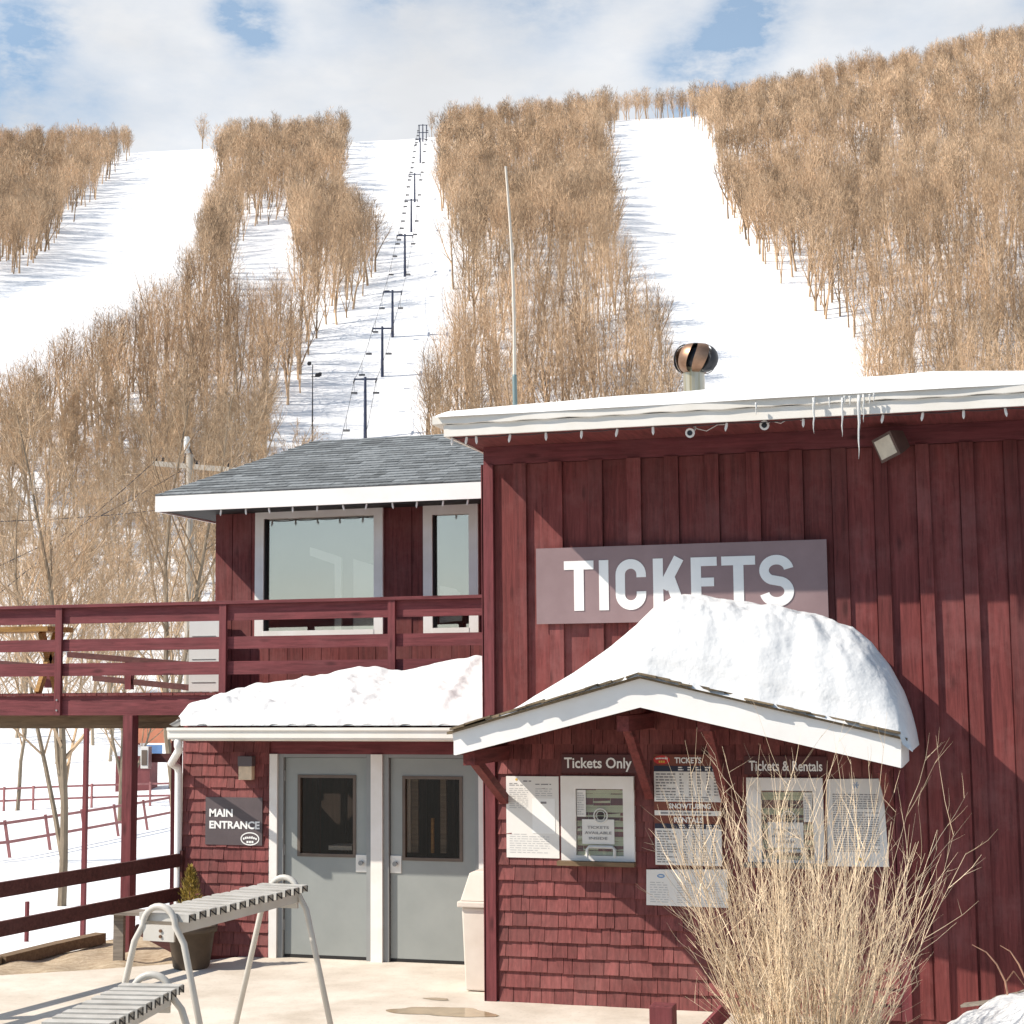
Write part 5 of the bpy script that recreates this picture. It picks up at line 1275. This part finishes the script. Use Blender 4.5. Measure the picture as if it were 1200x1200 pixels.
# floodlight pole on the slope
h = hit(366, 520); p0 = uv2w(*h); sc_ = h[1]/F; top = p0+Vector((0, 0, 95*sc_))
e = empty('light_pole', p0, 'thin dark light pole with three lamps at the edge of the lift run', 'light pole')
mb = MB(); mb.tube([p0-Vector((0, 0, .5)), top], [.14, .07], 8); mb.bar(top+Vector((0, 0, -1.9))-r0*.2, top+Vector((0, 0, -1.9))+r0*1.1, .12, .12); mb.build('pole', M['cable'], e)
for (dx_, dz_) in ((-.45, .2), (.75, -1.6), (1.15, -1.5)):
    c = top+r0*dx_+Vector((0, 0, dz_)); mb = MB(); mb.obox(c, .42, .42, .46, Matrix.Rotation(.6, 3, 'Z') @ Matrix.Rotation(.5, 3, 'X')); mb.tube([c, c-Vector((0, .3, .15))], [.2, .3], 8); mb.build('lamp', M['cable'], e)
# chair lift
tow = [((428, 514), 440, 'nearest blue lift tower, just above the grey house roof'), ((448, 441.5), 381, 'second lift tower up the slope with arm to the left'), ((460, 395), 338, 'third lift tower up the slope'), ((474.5, 324), 272, 'fourth lift tower up the slope'), ((482, 272), 231, 'fifth lift tower up the slope'), ((486, 237), 201, 'sixth lift tower up the slope'), ((492.5, 191), 160, 'seventh lift tower near the top of the lift run'), ((495.5, 166), 146, 'topmost lift tower on the skyline')]
tops = []; ldir = None
for (bp, ty, lab) in tow:
    h = hit(*bp); p = uv2w(*h); hgt = max((bp[1]-ty)*h[1]/F, 7.0); tops.append((p, p+Vector((0, 0, hgt)), lab, h[1]))
for i, (p, t, lab, v) in enumerate(tops):
    e = empty('lift_tower', p, lab, 'lift tower', 'lift towers up the middle run')
    mb = MB(); mb.tube([p-Vector((0, 0, 1)), t], [.30, .20], 10); mb.build('mast', M['tower'], e)
    c = t-Vector((0, 0, .35)); mb = MB(); mb.bar(c-r0*1.75, c+r0*1.75, .22, .24); mb.build('crossarm', M['tower'], e)
    for k in (-1, 1):
        mb = MB(); q = c+r0*1.7*k+Vector((0, 0, -.2)); d_ = (tops[min(i+1, 7)][1]-tops[max(i-1, 0)][1]).normalized(); mb.bar(q-d_*1.2, q+d_*1.2, .16, .28); mb.build('sheave_train', M['cable'], e)
    if i == 7:
        mb = MB()
        for k in (-1, 1): mb.tube([p+r0*k*1.4-Vector((0, 0, 1)), c+r0*k*1.4], .18, 8)
        mb.bar(c-r0*2.2-Vector((0, 0, 3)), c+r0*2.2-Vector((0, 0, 3)), .25, .25); mb.build('gantry', M['tower'], e)
for k in (-1, 1):
    P = []; first = tops[0][1]-(tops[1][1]-tops[0][1])*.9-Vector((0, 0, 4.0))
    chain = [first]+[t for (_, t, _, _) in tops]
    for i in range(len(chain)-1):
        for j in range(10):
            s_ = j/10; w = chain[i].lerp(chain[i+1], s_)+r0*1.7*k; w.z -= .4+4*s_*(1-s_)*min(1.6, (chain[i+1]-chain[i]).length*.022); P.append(w)
    P.append(chain[-1]+r0*1.7*k-Vector((0, 0, .4)))
    mb = MB(); mb.tube(P, .034, 4); o = mb.build('lift_cable', M['cable'], org=P[0]); tag(o, 'lift haul cable on the %s side of the towers' % ('left' if k < 0 else 'right'), 'cable')
    # chairs
    dist = 0; nxt = 6.0; step = 13.5 if k < 0 else 27.0
    if k < 0: proto = None
    for i in range(len(P)-1):
        L_ = (P[i+1]-P[i]).length
        while nxt <= dist+L_:
            w = P[i].lerp(P[i+1], (nxt-dist)/L_)
            if proto is None:
                mb = MB(); mb.bar((0, 0, 0), (0, 0, -1.9), .04, .04, Vector((0, 1, 0))); mb.box(-.48, .48, -.2, .22, -2.2, -2.15); mb.box(-.48, .48, .19, .23, -2.12, -1.92); mb.box(-.50, -.46, -.04, .04, -2.14, -1.9); mb.box(.46, .50, -.04, .04, -2.14, -1.9); mb.box(-.50, .50, -.03, .03, -1.93, -1.89)
                proto = mb.build('lift_chair', M['cable']); proto.rotation_euler = (0, 0, YAW+math.pi); c_ = proto
            else:
                c_ = proto.copy(); COL.objects.link(c_)
            c_.location = w
            tag(c_, 'small empty lift chair hanging from the left haul cable over the middle run' if k < 0 else 'small empty lift chair hanging from the right haul cable over the middle run', 'lift chair', 'chairs on the left lift cable' if k < 0 else 'chairs on the right lift cable')
            nxt += step
        dist += L_

# ------------------------------------------------------------------ trees
def gen_tree(rng, H, spread=.34, n1=15, n2=6, n3=4, tw=3, t0=.3, r0_=.15, tw_w=.02, sides=(6, 4, 3), up_=.5, forks=0, lean=0, far=False):
    T = MB(); C = MB()
    def grow(mb, p, d, L_, ra, rb, ns, sd, wob, upb):
        pts = [p]; rr = [ra]; dd = d.copy()
        for k in range(ns):
            dd = (dd+Vector((rng.gauss(0, wob), rng.gauss(0, wob), upb+rng.gauss(0, wob*.5)))).normalized(); p = p+dd*(L_/ns); pts.append(p); rr.append(ra+(rb-ra)*(k+1)/ns)
        mb.tube(pts, rr, sd, cap=False); return pts, rr
    def side(t, ang):
        t = t.normalized(); x = t.cross(Vector((rng.gauss(0, 1), rng.gauss(0, 1), rng.gauss(0, 1))))
        x = x.normalized() if x.length > 1e-4 else Vector((1, 0, 0)); return (t*math.cos(ang)+x*math.sin(ang)).normalized()
    stems = []
    dl = Vector((lean*rng.gauss(0, 1), lean*rng.gauss(0, 1), 1)).normalized()
    stems.append(grow(T, Vector((0, 0, -.3)), dl, H, r0_, r0_*.12, 9, sides[0], .045, .03))
    for _ in range(forks):
        d = side(Vector((0, 0, 1)), rng.uniform(.25, .5)); i = rng.randint(1, 3); stems.append(grow(T, stems[0][0][i], d, H*rng.uniform(.6, .8), r0_*.6, r0_*.1, 8, sides[0], .06, .07))
    for (pts, rr) in stems:
        n = len(pts)-1
        for b in range(int(n1/(1 if pts is stems[0][0] else 1.6))):
            f = t0+(1-t0)*((b+rng.random())/n1)**.9 if b < n1 else .9
            f = min(f, .985); i = int(f*n); p = pts[i].lerp(pts[min(i+1, n)], f*n-i); t = pts[min(i+1, n)]-pts[i]
            L1 = H*spread*(1.12-f)*rng.uniform(.7, 1.25)+.35; d = side(t, rng.uniform(.4, .95)); d.z = abs(d.z)*.75+up_*.3; d.normalize()
            q, r = grow(C, p, d, L1, max(rr[i]*.5, .012), .008, 4, sides[1], .10, .09)
            for b2 in range(n2):
                f2 = rng.uniform(.2, 1); j = min(3, int(f2*4)); p2 = q[j].lerp(q[j+1], f2*4-j); L2_ = L1*rng.uniform(.25, .5)*(1.25-f2*.5); d2 = side(q[j+1]-q[j], rng.uniform(.4, .8)); d2.z += .25; d2.normalize()
                if far:
                    q2 = [p2, p2+d2*L2_*.33, p2+d2*L2_*.66, p2+d2*L2_]; C.blade(q2[0], q2[3], tw_w*.7, rng)
                else:
                    q2, r2 = grow(C, p2, d2, L2_, max(r[j]*.5, tw_w*.55), tw_w*.4, 3, sides[2], .12, .06)
                for b3 in range(n3):
                    f3 = rng.uniform(.15, 1); j3 = min(2, int(f3*3)); p3 = q2[j3].lerp(q2[j3+1], f3*3-j3); L3 = L2_*rng.uniform(.3, .6)+.12; d3 = side(q2[j3+1]-q2[j3], rng.uniform(.3, .8)); d3.z += .2
                    e3 = p3+d3.normalized()*L3; C.blade(p3, e3, tw_w*.5, rng)
                    for _ in range(tw):
                        p4 = p3.lerp(e3, rng.uniform(.2, 1)); d4 = side(e3-p3, rng.uniform(.3, .9)); C.blade(p4, p4+d4*L3*rng.uniform(.35, .7), tw_w*.4, rng)
    return T, C
def mesh_of(mb, name, m):
    me = bpy.data.meshes.new(name); me.from_pydata(mb.v, [], mb.f); me.update(); me.materials.append(m); return me
def place_tree(pm, loc, rot, s, label, cat, group, name='bare_tree'):
    e = empty(name, loc, label, cat, group); e.rotation_euler = (0, 0, rot); e.scale = (s, s, s)
    for nm, me in (('trunk', pm[0]), ('crown', pm[1])):
        o = bpy.data.objects.new(nm, me); COL.objects.link(o); o.parent = e
    return e
rt_ = random.Random(77)
near = []
for k in range(7):
    T, C = gen_tree(random.Random(100+k), 13.5, .36, 18, 7, 5, 3, .30, .14, .030, lean=.06, forks=1 if k % 2 else 0)
    near.append((mesh_of(T, 'trunk', M['trunk']), mesh_of(C, 'crown', M['crown'])))
# three detailed close trees left
big = []
for k, (H, fk) in enumerate(((9.5, 2), (10.5, 1), (9.0, 2))):
    T, C = gen_tree(random.Random(300+k), H, .36, 18, 7, 5, 3, .22, .095, .011, lean=.03, forks=fk, up_=.7)
    big.append((mesh_of(T, 'trunk', M['bark_near']), mesh_of(C, 'crown', M['crown'])))
for (px, py, pm, rot, s, lab) in ((72, 1062, big[0], 1.0, 1.0, 'forked bare tree in the snow seen under the deck beside the thin post'), (205, 1046, big[1], 2.2, 1.05, 'thick mottled trunk of a bare tree between the deck post and the downspout'), (-60, 1010, big[2], .4, 1.1, 'bare tree at the left edge behind the deck'), (140, 965, big[2], 3.4, 1.15, 'bare tree behind the deck with branches spreading under the hip roof eave'), (20, 950, big[1], 5, 1.2, 'slender bare tree behind the far left end of the deck rail')):
    h = hit(px, py); place_tree(pm, uv2w(*h), rot, s, lab, 'tree', 'bare trees close behind the deck')

# snow runs, as outlines on the slope (kept clear of trees)
RUNS = [
 [(155, 181), (258, 176), (246, 215), (226, 262), (196, 310), (150, 345), (95, 378), (40, 408), (-40, 432), (-260, 470), (-260, 380), (-40, 350), (20, 326), (62, 290), (112, 236), (140, 200)],
 [(412, 168), (517, 163), (514, 215), (508, 243), (532, 280), (541, 310), (522, 350), (504, 385), (482, 425), (472, 460), (478, 520), (300, 545), (345, 500), (362, 455), (368, 410), (385, 388), (432, 377), (440, 335), (452, 290), (448, 250), (425, 222), (400, 214)],
 [(722, 143), (805, 139), (828, 165), (846, 215), (842, 242), (868, 278), (903, 325), (942, 362), (985, 390), (1013, 412), (1010, 470), (790, 480), (795, 440), (797, 395), (776, 340), (747, 300), (722, 240), (716, 190)],
 [(272, 300), (300, 268), (335, 262), (348, 300), (352, 335), (310, 345), (268, 330)],
]
def inside(poly, x, y):
    x = np.asarray(x); y = np.asarray(y); r = np.zeros(x.shape, bool); n = len(poly); j = n-1
    for i in range(n):
        xi, yi = poly[i]; xj, yj = poly[j]
        c = ((yi > y) != (yj > y)) & (x < (xj-xi)*(y-yi)/((yj-yi) or 1e-9)+xi); r ^= c; j = i
    return r
rs_ = np.random.RandomState(5)
def scatter():
    out = []
    v = 112.0
    while v < 690:
        sp = 5.6 if v < 190 else 3.8 if v < 300 else (3.95 if v < 450 else 4.6)
        half = v*(640/F)+12
        us = np.arange(-half, half, sp); us = us+rs_.uniform(-.42, .42, us.shape)*sp; vs = v+rs_.uniform(-.45, .45, us.shape)*sp
        out.append(np.stack([us, vs], 1)); v += sp*(1.0 if v < 300 else 1.15)
    A = np.concatenate(out); u, v = A[:, 0], A[:, 1]; z = tz(u, v)
    P = np.stack([u*math.cos(YAW)-v*math.sin(YAW), u*math.sin(YAW)+v*math.cos(YAW), z], 1)
    h = rs_.uniform(10.5, 16, len(u))*np.where(v > 560, .85, 1)*np.where(rs_.rand(len(u)) < .12, 1.22, 1)
    bx, by = proj(P); tp = P.copy(); tp[:, 2] += h*.62; mx_, my_ = proj(tp); tp2 = P.copy(); tp2[:, 2] += h*.92; tx_, ty_ = proj(tp2)
    clear = np.zeros(len(u), bool)
    for i, r in enumerate(RUNS): 
        clear |= inside(r, bx, by)
        clear |= inside(r, mx_, my_)
        if i != 3: clear |= inside(r, tx_, ty_)
    # gap in front of the bottom of the lift run and thinner edge at left
    clear |= (bx > 318) & (bx < 500) & (by > 440) & (by < 700) & (v < 260)
    clear |= (v < 140) & (bx > 330)
    clear |= (v > 640) & (rs_.rand(len(u)) < .35)
    clear |= (v > 600) & (((bx > 150) & (bx < 262)) | ((bx > 405) & (bx < 522))) & (rs_.rand(len(u)) < .90)
    clear |= (bx < -60) | (bx > 1260)
    clear |= (my_ > 620) & (bx > 640)                       # hidden behind the ticket building
    clear |= (ty_ > 520) & (bx > 560)
    clear |= rs_.rand(len(u)) < .10
    k = ~clear; return P[k], h[k], v[k], bx[k], by[k]
P_, H_, V_, BX, BY = scatter()
pass
order = np.argsort(V_); ind = order[:288]; rest = order[288:]
for i in ind:
    pm = near[rt_.randrange(len(near))]
    if BX[i] < 330: lab, grp = 'slender bare tree in the near wood behind the deck and hip roof', 'bare trees of the near left wood'
    elif BX[i] < 800: lab, grp = 'slender bare tree in the wood between the lift run and the right run', 'bare trees between the two runs'
    else: lab, grp = 'slender bare tree in the wood right of the right run above the roof', 'bare trees right of the right run'
    place_tree(pm, Vector(P_[i]), rt_.uniform(0, 6.28), H_[i]/13.5, lab, 'tree', grp)
# far wood: one mass
def far_forest():
    protos = []
    for k in range(15):
        n, w, ln = ((360, .025, 1.0), (310, .037, 1.15), (230, .055, 1.4))[k//5]; rg = random.Random(500+k); H = 13.5
        T, C = gen_tree(rg, H*.93, .36, 15, 0, 0, 0, .34, .20, .05, sides=(5, 3, 3), lean=.05, far=True, forks=1 + k % 2)
        rx = rg.uniform(1.9, 2.7); cz = H*rg.uniform(.66, .72); rz = H-cz
        for _ in range(n):                                 # fine twigs through the whole crown
            a = rg.uniform(0, 6.283); c_ = rg.uniform(-1, 1); r = rg.random()**.42; q = math.sqrt(1-c_*c_)*r
            p = Vector((rx*q*math.cos(a), rx*q*math.sin(a), cz+rz*c_*r)); p.x *= 1+.25*math.sin(3*a+k); p.y *= 1+.25*math.cos(2*a+k)
            d = Vector((math.cos(a)*q*.7+rg.gauss(0, .35), math.sin(a)*q*.7+rg.gauss(0, .35), .95+rg.gauss(0, .3))).normalized()
            C.blade(p-d*ln*.4, p+d*ln*rg.uniform(.4, .9), w, rg)
        mb = MB(); mb.add(T.v, T.f); mb.add(C.v, C.f)
        tri = []
        for f in mb.f:
            for q in range(1, len(f)-1): tri.append((f[0], f[q], f[q+1]))
        protos.append((np.array(mb.v), np.array(tri)))
    VV = []; FF = []; b = 0; TN = []
    for i in rest:
        v, f = protos[rt_.randrange(5)+(0 if V_[i] < 330 else 5 if V_[i] < 460 else 10)]; a = rt_.uniform(0, 6.28); s = H_[i]/13.5; c, d = math.cos(a), math.sin(a); w = s*rt_.uniform(.85, 1.2)
        q = np.stack([(v[:, 0]*c-v[:, 1]*d)*w, (v[:, 0]*d+v[:, 1]*c)*w, v[:, 2]*s], 1)+P_[i]
        VV.append(q); FF.append(f+b); b += len(v); TN.append(np.full(len(v), rt_.choice((.5, .68, .85, 1, 1.05, 1.15, 1.25)), np.float32))
    VV = np.concatenate(VV); FF = np.concatenate(FF)
    pass
    me = bpy.data.meshes.new('wood'); me.vertices.add(len(VV)); me.vertices.foreach_set('co', VV.astype(np.float32).ravel())
    me.loops.add(len(FF)*3); me.loops.foreach_set('vertex_index', FF.astype(np.int32).ravel())
    me.polygons.add(len(FF)); me.polygons.foreach_set('loop_start', np.arange(0, len(FF)*3, 3, dtype=np.int32))
    me.update(calc_edges=True); me.materials.append(M['forest'])
    at_ = me.attributes.new('tone', 'FLOAT', 'POINT'); at_.data.foreach_set('value', np.concatenate(TN))
    o = bpy.data.objects.new('hillside_wood', me); COL.objects.link(o); tag(o, 'bare brown wood covering the upper hillside between the white runs', 'wood', None, 'stuff')
far_forest()

# ------------------------------------------------------------------ far fences and lodge seen under the deck
def far_fence(pa, pb_, n, h, label, tilt=0):
    A = hit(*pa); B = hit(*pb_); a = uv2w(*A); b = uv2w(*B)
    e = empty('rail_fence', a, label, 'fence'); tops_ = []
    for k in range(n+1):
        t = k/n; u = A[0]+(B[0]-A[0])*t; v = A[1]+(B[1]-A[1])*t; p = uv2w(u, v, float(tz(u, v))); q = p+r0*-tilt+Vector((0, 0, h)); tops_.append((p, q))
        mb = MB(); mb.bar(p-Vector((0, 0, .3)), q, .09, .09); mb.build('post', M['fence_far'], e)
    for f in (.92, .42):
        mb = MB()
        for k in range(n): mb.bar(tops_[k][0].lerp(tops_[k][1], f), tops_[k+1][0].lerp(tops_[k+1][1], f), .04, .10)
        mb.build('rail', M['fence_far'], e)
far_fence((-40, 1012), (205, 966), 6, 1.25, 'leaning red two-rail fence crossing the snow under the deck, the nearer one', .25)
far_fence((-30, 952), (210, 944), 7, 1.2, 'upright red two-rail fence farther off under the deck')
h = hit(160, 925); p = uv2w(*h)
e = empty('far_hut', p, 'small red hut far off in the snow behind the deck post', 'hut')
mb = MB(); mb.obox(p+Vector((0, 0, .9)), 1.9, 2, 2.0, Matrix.Rotation(YAW, 3, 'Z')); mb.build('wall', M['lodge_wall'], e)
mb = MB()
R_ = Matrix.Rotation(YAW, 3, 'Z'); Pq = [p+R_ @ Vector(q) for q in ((-1.2, -1.2, 1.9), (1.2, -1.2, 1.9), (1.2, 1.2, 1.9), (-1.2, 1.2, 1.9), (0, -1.2, 2.6), (0, 1.2, 2.6))]; mb.add(Pq, [(0, 1, 4), (2, 3, 5), (0, 4, 5, 3), (1, 2, 5, 4), (0, 3, 2, 1)]); mb.build('roof', M['snow_roof'], e)
h = hit(180, 925); p = uv2w(*h)
e = empty('banner_sign', p, 'orange and blue banner board far off behind the deck post', 'sign')
mb = MB(); mb.obox(p+R_ @ Vector((0, 0, 3.0)), 1.9, .08, .9, R_); mb.build('panel', M['banner_o'], e)
mb = MB(); mb.obox(p+R_ @ Vector((0, 0, 2.0)), .9, .08, .9, R_); mb.build('panel', M['banner_b'], e)
for k in (-1, 1):
    mb = MB(); q = p+R_ @ Vector((k*.9, .1, 0)); mb.box(q.x-.06, q.x+.06, q.y-.06, q.y+.06, q.z-.3, q.z+3.4); mb.build('post', M['lodge_wall'], e)
h = hit(31, 1104); p = uv2w(*h); mb = MB(); mb.tube([p-Vector((0, 0, .2)), p+Vector((0, 0, .55))], .035, 6); o = mb.build('stake', M['red_p'], org=p); tag(o, 'short red stake in the snow under the dark rail fence', 'stake')
